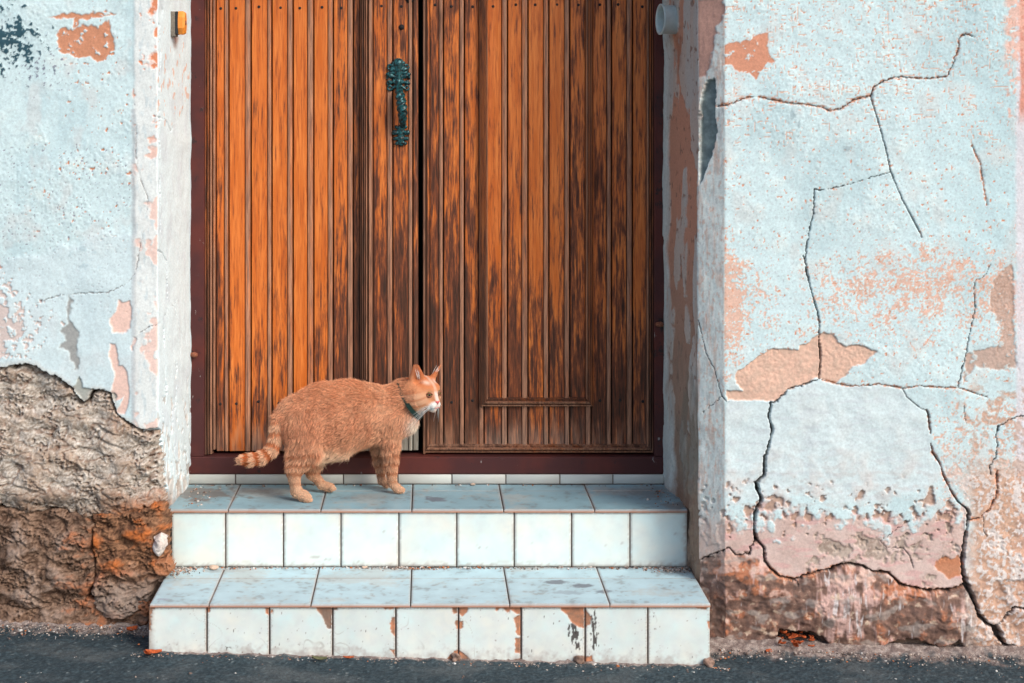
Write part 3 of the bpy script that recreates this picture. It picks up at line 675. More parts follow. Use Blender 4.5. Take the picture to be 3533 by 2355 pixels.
# the shell of the foot ends in a ragged lip above the pavement, with a hollow
lip = np.interp(px, [1600, 1634, 1691, 1780, 1790, 1822, 1865, 1888, 1902, 1936, 2020, 2045, 2106, 2160, 2200, 2220, 2290, 2352, 2700], [1466, 1466, 1485, 1488, 1446, 1450, 1452, 1460, 1480, 1492, 1493, 1474, 1469, 1486, 1471, 1489, 1503, 1510, 1515]).astype(np.float32)
und = sstep(-2, 2, py-(lip+n20*5+n9*2))*(front)
A.lay(und*.9, mixc(lin(120, 98, 84), lin(160, 142, 128), n20+.4)); H -= und*(.024+.060*np.exp(-((px-1840)/46)**4))
hol = np.exp(-((px-1835)/42)**4)*und; A.lay(hol*.7*sstep(0, .4, n20+.2), lin(128, 66, 34))
# reveal and chamfered corner
A.lay(cha*.7, lin(224, 228, 222)); A.lay(cha*.7*sstep(0, .5, fbm(px/12, py/90, 3, 141)), lin(214, 190, 176)); A.lay(cha*.5*sstep(.1, .5, fbm(px/9, py/26, 3, 142)+sstep(880, 1100, py)*.3), lin(186, 188, 186))
H += cha*(fbm(px/8, py/30, 3, 143)*.0004); A.lay(cha*.7*sstep(.2, .6, fbm(px/8, py/14, 4, 144)+.2*n50), lin(216, 176, 156)); A.lay(cha*.6*sstep(.2, .6, fbm(px/7, py/60, 4, 145)), lin(236, 240, 238))
ptop = cha*(1-sstep(-3, 3, poly_sd(wx, wy, [(1596, 0), (1660, -10), (1668, 20), (1645, 60), (1640, 110), (1622, 172), (1600, 182)], 60))); A.lay(ptop, lin(206, 160, 144)); H -= ptop*.003
gash = 1-sstep(-1.5, 1.5, poly_sd(px+n9*2, py+n9*2, [(1622, 186), (1640, 180), (1643, 214), (1640, 262), (1646, 300), (1634, 352), (1622, 384), (1609, 422), (1606, 380), (1604, 300), (1602, 262), (1612, 214)]))
A.lay(gash, mixc(lin(116, 128, 128), lin(146, 160, 158), n20+.4)); H -= gash*.014
A.lay(cha*sstep(1150, 1230, py+n20*20)*.6, lin(200, 166, 152)); A.lay(cha*foot*.85, fc)
ra = lin(192, 178, 166); A.lay(rev*.85, ra); A.lay(rev*.75*sstep(.0, .35, fbm(px/16, py/200, 3, 151)+.1), lin(190, 196, 194))
ro = rev*sstep(.02, .10, fbm(px/22, py/230, 3, 152)*.8+n20*.08+.34*np.exp(-((px-1566)/16)**2)+.18*sstep(240, 420, py)-.18); A.lay(ro*.95, mixc(lin(198, 148, 124), lin(164, 136, 118), sstep(450, 850, py))); H -= ro*.003
fl = rev*sstep(.45, .55, fbm(px/5, py/26, 3, 153)); A.lay(fl*.8, lin(140, 112, 98)); H -= fl*.0012
gy = rev*sstep(820, 1000, py+fbm(px/12, py/100, 3, 154)*160)*sstep(1540, 1570, px+(1100-py)*.03); A.lay(gy*.8, lin(132, 124, 112)); H -= gy*.003
lwh = rev*(1-sstep(1530, 1538, px+fbm(px/10, py/60, 3, 155)*5-sstep(900, 1080, py)*16)); A.lay(lwh*.9, lin(206, 216, 214)); H += lwh*.004
A.lay(rev*sstep(1080, 1150, py+n20*20)*.6, lin(150, 116, 96)); H += rev*sstep(1000, 1130, py)*fbm(px/9, py/40, 3, 156)*.006
A.lay(rev*sstep(1.0, .3, np.hypot((px-1556)/12, (py-120)/70)+.4*n20)*.5, lin(150, 100, 76))
# cracks
C = [(z5([(105,520),(160,515),(220,490),(290,470),(350,485),(450,505),(560,515),(620,525),(660,545),(720,530),(780,490),(860,470)]), 2.6, 2.6, .004, 4.5),
     (z5([(860,470),(875,430),(900,410),(960,385),(1010,375),(1080,385),(1160,385),(1240,375),(1250,350),(1290,250),(1295,185),(1325,165),(1370,180)]), 3, 1.6, .005, 3),
     (z5([(860,470),(880,540),(905,620),(935,730),(960,845),(990,920),(1020,990),(1075,1090),(1115,1170)]), 3, 2.2, .007, 0),
     (z5([(960,845),(870,870),(790,895),(700,920),(610,935),(583,930)]), 2, 2.4, .005, 0), (z5([(583,930),(580,1040),(560,1130),(545,1220),(540,1300)]), 2.4, 3, .007, 0),
     (z6([(1010,-30),(1025,0),(1030,60),(1060,190),(1095,310),(1110,380),(1105,440),(1115,600),(1105,710)]), 3, 4.2, .009, 0),
     (z6([(1105,715),(1040,745),(920,780),(845,855),(812,865)]), 2.6, 3.4, .008, 0),
     (z6([(812,865),(798,950),(820,1025),(805,1100),(775,1200),(770,1305),(720,1350),(740,1412)]), 4.4, 6.5, .014, 0),
     (z7([(725,310),(735,340),(755,390),(715,480),(710,580),(725,640)]), 6, 5.5, .014, 0), (z7([(725,640),(770,690),(775,770),(810,815)]), 5, 4, .010, 0),
     (z7([(725,640),(690,690),(685,725),(600,735),(560,690),(530,700),(430,735),(370,765)]), 4, 3, .010, 0),
     (z6([(1105,715),(1200,745),(1320,765),(1470,750),(1610,775),(1720,760),(1850,770),(1950,770),(2040,800),(2130,830)]), 1.8, 1.6, .004, 3),
     (z6([(2050,130),(2055,300),(2025,430),(1995,590),(1950,760)]), 1.6, 3.4, .006, 0), (z6([(2150,20),(2120,80),(2050,130)]), 1.6, 1.6, .003, 0),
     (z6([(1615,780),(1640,830),(1720,895),(1760,910)]), 1.8, 2, .004, 0), (z6([(1762,910),(1775,960),(1785,1050)]), 6, 3, .007, 3),
     (z7([(1785,50),(1800,110),(1840,170),(1870,260),(1910,340),(1950,405)]), 3, 4, .009, 4), (z7([(1950,405),(2010,455),(2020,480),(2005,580),(1985,690),(1980,800)]), 4.5, 6, .014, 0),
     (z7([(1980,800),(1995,890),(2010,940),(2045,1000),(2070,1090),(2130,1150),(2175,1170)]), 9, 7, .018, 0), (z7([(2175,1170),(2215,1250),(2250,1300),(2352,1330),(2500,1345)]), 12, 14, .022, 0),
     (z7([(2175,1160),(2230,1130),(2300,1050),(2352,1060),(2450,1075)]), 4, 5, .012, 0), (z7([(2200,-60),(2185,20),(2195,60),(2180,140),(2145,190),(2150,240)]), 2.4, 1.8, .006, 0),
     (z7([(2190,220),(2190,360),(2150,450),(2080,510),(2025,520)]), 3, 2.5, .007, 5), (z6([(2400,930),(2352,940),(2260,970),(2190,1020),(2185,1080)]), 3, 2.2, .006, 0),
     (z7([(810,815),(860,860),(960,885),(1000,860),(1100,830),(1170,820),(1230,790)]), 3.5, 4, .010, 5), (z7([(1170,822),(1230,792),(1300,785),(1370,800),(1430,830)]), 6, 4.5, .013, 0),
     (z7([(1430,830),(1530,840),(1600,910),(1680,930),(1760,945),(1880,945),(1960,930),(1995,900)]), 4.5, 5, .013, 4), (z7([(970,890),(975,920)]), 3, 2, .005, 0),
     (z5([(1360,715),(1400,800),(1420,920),(1435,1010)]), 2.6, 1.4, .002, 3.5), (z6([(1985,880),(1995,960),(2005,1000)]), 1.5, 1.5, .003, 0),
     (z6([(370,360),(420,560),(470,660),(510,820),(545,860)]), 1.6, 1.8, .003, 0), (z6([(510,825),(450,880),(400,920)]), 1.6, 1.6, .003, 0),
     (z7([(1660,520),(1480,650),(1520,690),(1620,690),(1660,740),(1680,810)]), 1.5, 2.5, .004, 0), (z7([(2110,500),(2110,590),(2130,620)]), 1.5, 1.5, .003, 0)]
for pl, w0, w1, dep, halo in C:
    if halo:
        k = line_cov(px+n9*4, py+n9*4, pl, halo*1.6, halo*1.6)*.9; A.lay(k*sstep(-.15, .1, n9+.1), lin(206, 142, 108)); H -= k*.0015
    thin = .72 if min(w0, w1) < 3.1 else .95
    k = line_cov(px+n9*2.2, py+n9*2.2, pl, w0*thin, w1*thin); H -= k*dep*(1.3 if w1 > 3.5 else .8); A.lay(k*.9, lin(54, 46, 44))
A.lay(.6*(1-sstep(0, 18, 1512-py+n20*8))*front, lin(150, 132, 122))
P3 = np.stack([X+N[:, 0][:, None]*H, Y+N[:, 1][:, None]*H, Z], -1)
rw = grid_obj('plaster_wall', P3, np.clip(A.c, 0, 1), M['plaster'], facade)
rw['label'] = 'cracked white wall with pink and brown flaking foot'
# lintel above the doorway and a dark slab added behind against light leaks (both out of the picture, they shade the door)
def plain(name, V, f, col):
    me = mesh_np(name, V, f, np.tile(col, (len(V), 1))); return link(name, me, M['plaster'], facade, False)
v, f = box_arrays(-.70, .70, -.14, .42, 2.32, 3.1); plain('lintel', v, f, WHITE)
v, f = box_arrays(-3.2, 3.4, .42, .60, -.1, 3.1); box('dark_backing', -3.2, 3.4, .42, .60, -.1, 3.1, M['unlit_dark'], facade)  # slab added to keep the gap between the leaves dark
box('light_cap', -3.2, 3.4, -.18, .60, 3.1, 3.16, M['unlit_dark'], facade)  # unseen slab added to keep light out of the cavity behind the walls

# ---------------------------------------------------------------- tiled steps
steps = thing('tiled_steps', 'two tiled doorsteps with white risers, grey blue treads and chipped lower edge', 'steps', (0, -.1, 0))
Z1, Z2 = ZC-1.0576, ZC-1.212                       # tread levels
YA, YB, YC = 0.0, -.310, .277                      # upper riser, lower riser, strip under the sill
mb = MB()
mb.box(-.684, .690, YA+.007, YC+.09, -.1, Z1-.009); mb.box(-.680, .693, YB+.007, YA+.02, -.1, Z2-.009); mb.box(-.69, .69, YC+.006, YC+.10, Z1-.02, .3200)
mb.build('mortar_core', M['grout'], steps)
CLAY = lin(176, 118, 88)
def tile(u0, u1, v0, v1, frame, colfn, mat, step=None, thick=.008, bev=.0012, name='tile'):
    """one glazed tile; frame maps (u, v, n) to the scene; colfn gives colour, clay mask and relief"""
    def ax(a, b):
        inner = [a+bev, b-bev] if step is None else list(np.linspace(a+bev, b-bev, max(2, int((b-a)/step))))
        return np.array([a, a]+inner+[b, b])
    U, Vv = np.meshgrid(ax(u0, u1), ax(v0, v1), indexing='ij'); n = np.zeros(U.shape)
    n[[1, -2], :] = -bev; n[:, [1, -2]] = -bev; n[[0, -1], :] = -thick; n[:, [0, -1]] = -thick
    col, clay, dh = colfn(U, Vv); dh = dh+RNG.uniform(-.0007, .0003)+RNG.uniform(-.004, .004)*(U-(u0+u1)/2)+RNG.uniform(-.004, .004)*(Vv-(v0+v1)/2)
    ed = np.minimum(np.minimum(U-u0, u1-U), np.minimum(Vv-v0, v1-Vv)); col = mixc(col, lin(164, 154, 146), sstep(.0055, .0, ed+.0035*fbm(U*260, Vv*260+U*40, 3, 207))*(1-clay)*.62)
    col = col.copy(); e = np.zeros(U.shape, bool); e[[0, -1], :] = True; e[:, [0, -1]] = True
    col[e] = CLAY; clay = np.where(e, 1.0, clay); dh[e] = 0
    x, y, z = frame(U, Vv, n+dh)
    o = grid_obj(name, np.stack([x, y, z], -1), np.clip(col, 0, 1), mat, steps)
    a = o.data.attributes.new('clay', 'FLOAT', 'POINT'); a.data.foreach_set('value', clay.astype(np.float32).ravel())
    return o
def riser(Y): return lambda u, v, n: (u, Y-n, v)
def tread(Zt): return lambda u, v, n: (u, v, Zt+n)
TW = lin(208, 230, 231)
def pix(u, v, Y): s = S(Y); return CX+u*s, CY+(ZC-v)*s
def c_white(Y, clean=1.0, warm=0.0):
    def fn(u, v):
        px, py = pix(u, v, Y)
        c = np.ones(u.shape+(3,))*TW
        c = mixc(c, lin(226, 228, 220), .5+.6*fbm(px/70, py/70, 3, 201)); c = mixc(c, lin(206, 216, 216), sstep(.15, .6, fbm(px/30, py/30, 4, 202))*.4)
        hair = 1-sstep(.004, .016, np.abs(fbm(px/120, py/120, 2, 203))); hair = hair*sstep(.1, .4, fbm(px/90, py/90, 2, 204))
        c = mixc(c, lin(160, 156, 150), hair*.6)
        edge = sstep(18, 0, np.abs(py-1300))*sstep(-.1, .5, fbm(px/14, py/8, 3, 205))*.5 if clean > .5 else u*0
        c = mixc(c, lin(160, 146, 134), edge)
        c = mixc(c, lin(176, 140, 120), sstep(1562, 1585, px+fbm(px/12, py/12, 3, 206)*12)*.6 if clean > .5 else u*0)
        return c, u*0, u*0
    return fn
def zc(pts): return [(299.6+x*.36296, 998.7+y*.36296) for x, y in pts]
def zd(pts): return [(965.4+x*.36296, 998.7+y*.36296) for x, y in pts]
CHIPS = [zc(q) for q in ([(1165,1070),(1272,1070),(1275,1230),(1245,1225),(1215,1150),(1180,1110)], [(1280,1070),(1315,1075),(1310,1105),(1285,1115)], [(850,1095),(878,1095),(878,1140),(855,1130)],
         [(888,1105),(905,1105),(900,1130),(888,1130)], [(1580,1070),(1672,1070),(1660,1100),(1610,1105)], [(1676,1070),(1700,1075),(1695,1100),(1678,1105)], [(1650,1160),(1674,1150),(1674,1275),(1650,1250),(1645,1200)], [(1645,1360),(1672,1355),(1670,1395)])]
CHIPS += [zd(q) for q in ([(195,1080),(236,1070),(236,1130),(205,1130)], [(243,1070),(300,1075),(298,1115),(265,1150),(243,1130)], [(220,1175),(270,1180),(272,1215),(250,1230),(225,1225)], [(425,1060),(570,1060),(575,1100),(555,1130),(520,1095),(480,1115),(475,1090)],
          [(560,1100),(636,1070),(636,1140),(605,1130)], [(590,1160),(636,1140),(636,1275),(610,1265),(600,1200)], [(600,1290),(636,1285),(636,1385),(600,1380)], [(880,1055),(1036,1055),(1036,1225),(1000,1215),(950,1180),(930,1140),(890,1110)],
          [(1041,1100),(1080,1150),(1075,1195),(1041,1225)], [(1050,1060),(1170,1060),(1150,1090),(1090,1095)], [(1450,1060),(1520,1065),(1480,1090)], [(1680,1070),(1810,1080),(1815,1110),(1750,1095)], [(240,1360),(290,1395),(330,1440),(160,1440),(190,1390)], [(975,1405),(1090,1400),(1100,1450),(970,1450)], [(590,1425),(640,1415),(650,1450),(580,1450)], [(1300,1055),(1420,1055),(1400,1072),(1330,1070)], [(1815,1180),(1850,1175),(1850,1235),(1825,1225)])]
CHIPS += [zc(q) for q in ([(95,1075),(170,1075),(150,1100),(132,1130),(130,1235),(112,1245),(105,1150)], [(475,1070),(510,1075),(500,1120),(482,1130)], [(1090,1070),(1140,1070),(1125,1092),(1105,1085)])]
def c_lower(u, v):
    px, py = pix(u, v, YB)
    c, _, _ = c_white(YB, 0)(u, v)
    n8 = fbm(px/8, py/8, 3, 211); n25 = fbm(px/25, py/25, 4, 212)
    c = mixc(c, lin(214, 222, 222), .3+.5*n25)
    fleck = sstep(.92, 1.02, fbm(px/7, py/9, 2, 213)+.35*n25); c = mixc(c, lin(120, 96, 88), fleck*.7)
    bot = sstep(1470, 1515, py+n25*22+n8*10-(px-340)*.02); c = mixc(c, lin(150, 130, 120), bot*.55)
    st = sstep(.0, .25, n8*.35+fbm(px/5, py/30, 3, 214)*.9-.75+1.25*np.exp(-((px-1318-(py-1440)*.12)/14)**2-((py-1455)/55)**2)+1.25*np.exp(-((px-1365)/9)**2-((py-1455)/62)**2))
    c = mixc(c, lin(52, 38, 36), st*.9)
    d2 = sstep(.1, .35, n8+.9*np.exp(-((px-520)/18)**2-((py-1487)/9)**2)-.95); c = mixc(c, lin(70, 58, 56), d2*.8)
    sd = np.full(px.shape, 50.0)
    for q in CHIPS: sd = np.minimum(sd, poly_sd(px+n8*2.5, py+n8*2.5, q, 40))
    clay = 1-sstep(-.8, .8, sd)
    cc = mixc(lin(196, 132, 98), lin(150, 112, 90), n25+.5+.4*n8)
    cc = mixc(cc, lin(128, 110, 98), (sstep(715, 745, px)*(1-sstep(775, 790, px)))*.8)
    c = mixc(c, lin(170, 150, 140), (1-sstep(.5, 3, np.abs(sd)))*.35); c = mixc(c, cc, clay)
    c = mixc(c, lin(150, 124, 104), sstep(20, 0, px-340+n8*5)*.5)
    return c, clay, -clay*.0022+clay*n8*.0004
def c_tread(base, Zt, spots):
    def fn(u, v):
        s = S(v); px = CX+u*s; py = CY+(ZC-Zt)*s
        n10 = fbm(px/14, py/5, 3, 221); n40 = fbm(px/60, py/16, 4, 222); n100 = fbm(px/160, py/40, 3, 223)
        c = np.ones(u.shape+(3,))*base
        c = mixc(c, base*.82, .4+.8*n40); c = mixc(c, lin(178, 176, 168), sstep(.1, .6, n100+.3*n10)*.5)
        c = mixc(c, lin(110, 104, 104), sstep(.25, .6, n10*.7+n40*.6)*.45)
        for (x, y, a, b, k, col) in spots:
            e = sstep(1.15, .5, np.hypot((px-x)/a, (py-y)/b)+n40*.75+n10*.5); c = mixc(c, lin(*col), e*k)
        return c, u*0, u*0
    return fn
GAP = .0015
def joints(px_list, Y): return [XZ(q, Y) for q in px_list]
# upper riser
for a, b in zip(*(lambda j: (j[:-1], j[1:]))(joints([393, 518, 651, 783, 916, 1049, 1181, 1313, 1447, 1580], YA))):
    tile(a+GAP, b-GAP, Z2+.0005, Z1-.0098, riser(YA), c_white(YA), M['tile_white'], .006)
# lower riser
for a, b in zip(*(lambda j: (j[:-1], j[1:]))(joints([340, 475, 619, 764, 909, 1053, 1197, 1344, 1488, 1632], YB))):
    tile(a+GAP*1.2, b-GAP*1.2, -.06, Z2-.0105, riser(YB), c_lower, M['tile_white'], .0019)
# narrow strip under the sill
for a, b in zip(*(lambda j: (j[:-1], j[1:]))(joints([430, 541, 665, 789, 914, 1038, 1162, 1286, 1408, 1526], YC))):
    tile(a+GAP, b-GAP, Z1+.001, .3196, riser(YC), c_white(YC, 0), M['tile_white'], None)
# treads: a full row and a cut row behind it
sp1 = [(450, 1132, 95, 20, .75, (112, 96, 84)), (1500, 1128, 70, 16, .55, (116, 108, 102)), (1005, 1146, 26, 5, .7, (92, 84, 96)), (590, 1128, 60, 7, .5, (120, 108, 96)), (1560, 1160, 40, 8, .6, (120, 104, 92)), (640, 1150, 60, 10, .35, (120, 124, 124)), (860, 1140, 90, 10, .3, (112, 108, 104))]
sp2 = [(1275, 1337, 34, 5, .85, (86, 84, 96)), (1330, 1345, 30, 5, .85, (88, 86, 98)), (1390, 1358, 26, 4, .8, (84, 86, 100)), (1300, 1360, 40, 4, .5, (120, 128, 140)), (1560, 1312, 60, 8, .8, (124, 122, 120)), (1330, 1304, 160, 3, .6, (132, 120, 112)), (940, 1304, 120, 4, .7, (130, 118, 108)), (520, 1310, 60, 5, .4, (150, 140, 132)), (380, 1376, 20, 3, .4, (130, 110, 140))]
yt1, yt2 = F/((1127-CY)/1.0576)-D1, F/((1328-CY)/1.212)-D1
for Zt, jf, y0, ym, y1, base, sp in ((Z1, [383, 524, 737, 946, 1157, 1366, 1580], -.006, yt1, YC-.001, lin(142, 178, 190), sp1), (Z2, [343, 480, 714, 943, 1171, 1401, 1633], YB-.006, yt2, -.0005, lin(180, 208, 217), sp2)):
    j = joints(jf, y0)
    for a, b in zip(j[:-1], j[1:]):
        fn = c_tread(base, Zt, sp)
        tile(a+GAP, b-GAP, y0, ym-.0005, tread(Zt), fn, M['tile_tread'], .004, thick=.009)
        tile(a+GAP, b-GAP, ym+.0005, y1, tread(Zt), fn, M['tile_tread'], .004, thick=.009)

# ---------------------------------------------------------------- door
YD = .317; SD = S(YD); ZB = ZY(1040, YD); ZT = 2.25
door = thing('double_door', 'weathered orange brown plank double door in a dark red frame', 'door', (0, YD, ZB))
frame = MB(); frame.box(XZ(432, .28), XZ(469, .28), .279, .40, .3690, 2.32, bev=.002); frame.box(XZ(1503, .28), XZ(1530, .28), .279, .40, .3690, 2.32, bev=.002)
frame.box(-.62, .64, .279, .40, 2.262, 2.33)
fr = frame.build('door_frame', M['maroon'], door)
box('sill', XZ(432, .276), XZ(1530, .276), .276, .40, .3212, .3694, M['maroon'], door, .0025)
def leaf(label):
    e = bpy.data.objects.new('door_leaf', None); COL.objects.link(e); e.parent = door; e.matrix_parent_inverse = parent_world(door).inverted()
    e.empty_display_size = .05; e['label'] = label; return e
leaf_a = leaf('leaf of plain vertical boards with ornate handle'); leaf_b = leaf('leaf with an inner panel framed by moulding')
XD = lambda q: XZ(q, YD)
def profile_mesh(name, prof, rows, mat, parent):
    """prof: (x, outward, bead, groove) across, rows: (z, grey) up; closed prism with back and caps"""
    prof = prof+[(prof[-1][0], -.026, 0, 1), (prof[0][0], -.026, 0, 1)]
    v = []; bead = []; gro = []; grey = []; n = len(prof)
    for z, g in rows:
        for x, d, b, q in prof: v.append((x, YD-d, z)); bead.append(b); gro.append(q); grey.append(g)
    f = [(r*n+i, r*n+(i+1) % n, (r+1)*n+(i+1) % n, (r+1)*n+i) for r in range(len(rows)-1) for i in range(n)]
    f += [tuple(range(n))[::-1], tuple((len(rows)-1)*n+i for i in range(n))]
    o = pyd(name, v, f, mat, parent)
    for nm, arr in (('bead', bead), ('groove', gro), ('grey', grey)):
        a = o.data.attributes.new(nm, 'FLOAT', 'POINT'); a.data.foreach_set('value', np.array(arr, np.float32))
    return o
px1 = 1/SD
def plank(x0, xb, x1, parent, zb=None, grey=(0, 0), lift=0.0):
    a, b, c = XD(x0), XD(xb) if xb else None, XD(x1); e = lift
    if b:
        m = (b+c)/2
        pr = [(a, -.007, 0, 1), (a+.6*px1, -.001+e, 0, .5), (a+1.6*px1, e, 0, 0), (b-1.8*px1, e, 0, 0), (b-.7*px1, -.001+e, 0, .5), (b, -.005, 0, 1), (b+.6*px1, .0002+e, .8, .2), (b+2.0*px1, .0024+e, 1, 0), (m, .0034+e, 1, 0), (c-3.0*px1, .0022+e, 1, 0), (c-2*px1, .0002+e, .7, .3), (c-1.3*px1, -.005, 0, 1), (c-.2*px1, -.008, 0, 1)]
    else:
        pr = [(a, -.007, 0, 1), (a+.6*px1, -.001+e, 0, .5), (a+1.6*px1, e, 0, 0), (c-1.6*px1, e, .2, 0), (c-.6*px1, -.001+e, .1, .5), (c, -.007, 0, 1)]
    zb = ZB if zb is None else zb
    return profile_mesh('plank', pr, [(zb, grey[0]), (zb+.085, grey[1]), (zb+.17, 0), (ZT, 0)], M['wood'], parent)
LA = [(497, 515, 526), (526.5, 563, 577), (577.5, 614, 625), (625.5, 660, 673.5), (674, 706, 721), (721.5, 753, 766), (766.5, 798, 812), (812.5, None, 827), (827, None, 858), (858, 889, 902.5), (903, 937.5, 948.5), (949, None, 961)]
LB = [(971.5, None, 987), (987, 1008, 1019), (1019.5, 1055, 1067), (1067.5, 1100, 1112), (1112.5, 1152, 1166), (1166.5, 1198, 1213), (1213.5, 1248, 1261), (1261.5, 1296, 1309), (1309.5, 1345, 1358), (1358.5, 1393, 1405), (1405.5, 1439, 1453), (1453.5, None, 1500)]
for i, (a, b, c) in enumerate(LA): plank(a, b, c, leaf_a, ZB+(.006 if i < 9 else .008), (1.0, .9) if i >= 8 else ((.35, 0) if i > 1 else (0, 0)), RNG.uniform(-.0008, .0008))
for i, (a, b, c) in enumerate(LB): plank(a, b, c, leaf_b, ZB+.003, (.25 if 3 < i < 8 else 0, 0), RNG.uniform(-.0008, .0008))
MP = [(0, .0), (.10, .006), (.26, .007), (.33, .003), (.42, .009), (.60, .0105), (.70, .004), (.82, .0045), (.93, .002), (1, 0)]
FL = [(0, .0), (.06, .007), (.2, .008), (.24, .005), (.30, .008), (.42, .008), (.46, .004), (.54, .009), (.66, .009), (.70, .005), (.78, .007), (.90, .006), (1, 0)]
def moulding(a, b, s0, s1, vertical, parent, prof=MP, mit0=0.0, mit1=0.0, base=.0):
    """strip of width a..b run from s0 to s1 with mitred ends"""
    v = []; bead = []; gro = []; n = len(prof)+2
    pr = prof+[(1, -.012), (0, -.012)]
    for e, (s, m) in enumerate(((s0, mit0), (s1, mit1))):
        for t, d in pr:
            w = a+(b-a)*t; q = s+m*t
            e = d*(2.5 if prof is FL else 2.0) if d > 0 else d; v.append((w, YD-base-e, q) if vertical else (q, YD-base-e, w)); bead.append((1.0 if d > .0055 else .3)*((.3 if t < .75 else 1.0) if vertical and prof is FL else 1)); gro.append(max(.9 if .0 <= d < .0052 else 0, .55 if vertical and prof is FL and t < .8 else 0))
    f = [(i, (i+1) % n, n+(i+1) % n, n+i) for i in range(n)]+[tuple(range(n)), tuple(range(n, 2*n))]
    o = pyd('moulding', v, f, M['wood'], parent)
    for nm, arr in (('bead', bead), ('groove', gro), ('grey', [0]*len(v))):
        at = o.data.attributes.new(nm, 'FLOAT', 'POINT'); at.data.foreach_set('value', np.array(arr, np.float32))
    return o
zz = lambda y: ZY(y, YD)
moulding(XD(466), XD(490), ZB, ZT, True, leaf_a, FL); moulding(XD(489.5), XD(496.5), ZB+.012, ZT, True, leaf_a, [(0, 0), (.3, .006), (.7, .006), (1, 0)])
moulding(XD(827), XD(845), zz(870), ZT, True, leaf_a, FL); moulding(XD(845), XD(857), zz(880), ZT, True, leaf_a, [(0, 0), (.25, .007), (.75, .007), (1, 0)])
w1 = XD(1121)-XD(1102); hz = zz(912)-zz(933)
moulding(XD(1102), XD(1121), zz(933), ZT, True, leaf_b, FL, mit0=hz); moulding(XD(1363), XD(1344), zz(933), ZT, True, leaf_b, FL, mit0=hz)
moulding(zz(933), zz(912), XD(1102), XD(1363), False, leaf_b, MP, mit0=w1, mit1=-w1)
moulding(XD(1504), XD(1483), ZB, ZT, True, leaf_b, FL, mit0=zz(1019)-zz(1039)); moulding(zz(1039), zz(1019), XD(971.5), XD(1504), False, leaf_b, MP, mit0=.02, mit1=-(XD(1504)-XD(1483)))
moulding(XD(971.2), XD(982), ZB, ZT, True, leaf_b, [(0, 0), (.15, .006), (.45, .007), (.55, .003), (.8, .004), (1, 0)])
# nails
nv, nf = tube([(0, .004, 0), (0, -.0004, 0), (0, -.0012, 0)], [.0042, .0042, .0026], 10); nme = None
for lf, L in ((leaf_a, LA), (leaf_b, LB)):
    for a, b, c in L:
        if c-a < 20: continue
        for yy in (12, 921):
            if lf is leaf_b and yy == 921 and 1103 < (a+(b or c))/2 < 1350: continue
            xx = (a+(b or c))/2+RNG.uniform(-3, 3)
            if nme is None: o = pyd('nail', nv, nf, M['nail'], lf); nme = o.data
            else: o = link('nail', nme, None, lf)
            o.location = (XD(xx), YD-.0002, zz(yy+RNG.uniform(-3, 3)+(4 if lf is leaf_a else 0))-0)
# keyholes: a dark plug in the board, its colour standing for the shaded hole
for x, y, r in ((922, 62, 6.5), (941, -2, 9)):
    kv, kf = tube([(XD(x), YD+.01, zz(y)), (XD(x), YD-.0018, zz(y)), (XD(x), YD-.002, zz(y)), (XD(x), YD+.004, zz(y))], [r*px1, r*px1, r*px1*.8, r*px1*.75], 16)
    pyd('keyhole', kv, kf, M['nail'], leaf_a, True)
# rusty lugs welded to the frame
for x, y, w_ in ((444, 815, 8), (1515, 745, 7)):
    lv, lf_ = tube([(XZ(x-w_, .27), .275, ZY(y, .27)), (XZ(x+2, .27), .268, ZY(y-1, .27)), (XZ(x+w_, .27), .272, ZY(y+1, .27))], [.006, .008, .006], 8); pyd('lug', lv, lf_, M['rust'], door, True)

# cast handle
hd = bpy.data.objects.new('door_handle', None); COL.objects.link(hd); hd.parent = door; hd.matrix_parent_inverse = parent_world(door).inverted(); hd['label'] = 'dark green cast metal pull handle with twisted grip'; hd.empty_display_size = .03
def hp(x, y, out): return (XD(x), YD-out, zz(y))
def cast_plate(name, cx, cy, caps, rings, w, h):
    fld = Field3((XD(cx-w), YD-.024, zz(cy+h)), (XD(cx+w), YD+.006, zz(cy-h)), .0011); k = .0012
    for (x0, y0, x1, y1, r0, r1, o) in caps: fld.prim(hp(cx+x0, cy+y0, o), hp(cx+x1, cy+y1, o), r0*px1, r1*px1, k)
    for (x, y, R, r, o) in rings:
        pts = [(x+R*math.cos(t), y+R*math.sin(t)) for t in np.linspace(0, 2*math.pi*.85, 9)]
        for p, q in zip(pts[:-1], pts[1:]): fld.prim(hp(cx+p[0], cy+p[1], o), hp(cx+q[0], cy+q[1], o), r*px1, r*px1, k*.6)
    V, Fc = fld.mesh(); return link(name, mesh_np(name, V, Fc), M['bronze'], hd)
caps = [(0, -26, 0, 26, 13, 9, .001), (-14, -12, 14, -12, 9, 9, .001), (0, 16, 0, 30, 8, 6, .006)]
for a in np.linspace(-80, 80, 7): caps.append((0, -20, 15*math.sin(math.radians(a)), -20-14*math.cos(math.radians(a)), 2.5, 3.6, .006))
for sx in (-1, 1): caps += [(0, -8, 25*sx, -2, 3, 4, .007), (4*sx, 6, 18*sx, 2, 4.5, 5.5, .006), (6*sx, 14, 20*sx, 18, 3, 4, .006), (4*sx, 24, 16*sx, 32, 3.5, 3, .006), (23*sx, -4, 26*sx, 8, 3, 2.2, .004)]
rings = [(18*sx, -18, 6, 2.4, .006) for sx in (-1, 1)]+[(19*sx, 30, 5, 2.2, .006) for sx in (-1, 1)]+[(21*sx, 18, 4.5, 2, .005) for sx in (-1, 1)]+[(8*sx, 14, 4, 1.8, .008) for sx in (-1, 1)]
cast_plate('top_plate', 915, 172, caps, rings, 38, 46)
caps = [(0, -16, 0, 18, 9, 8, .001)]
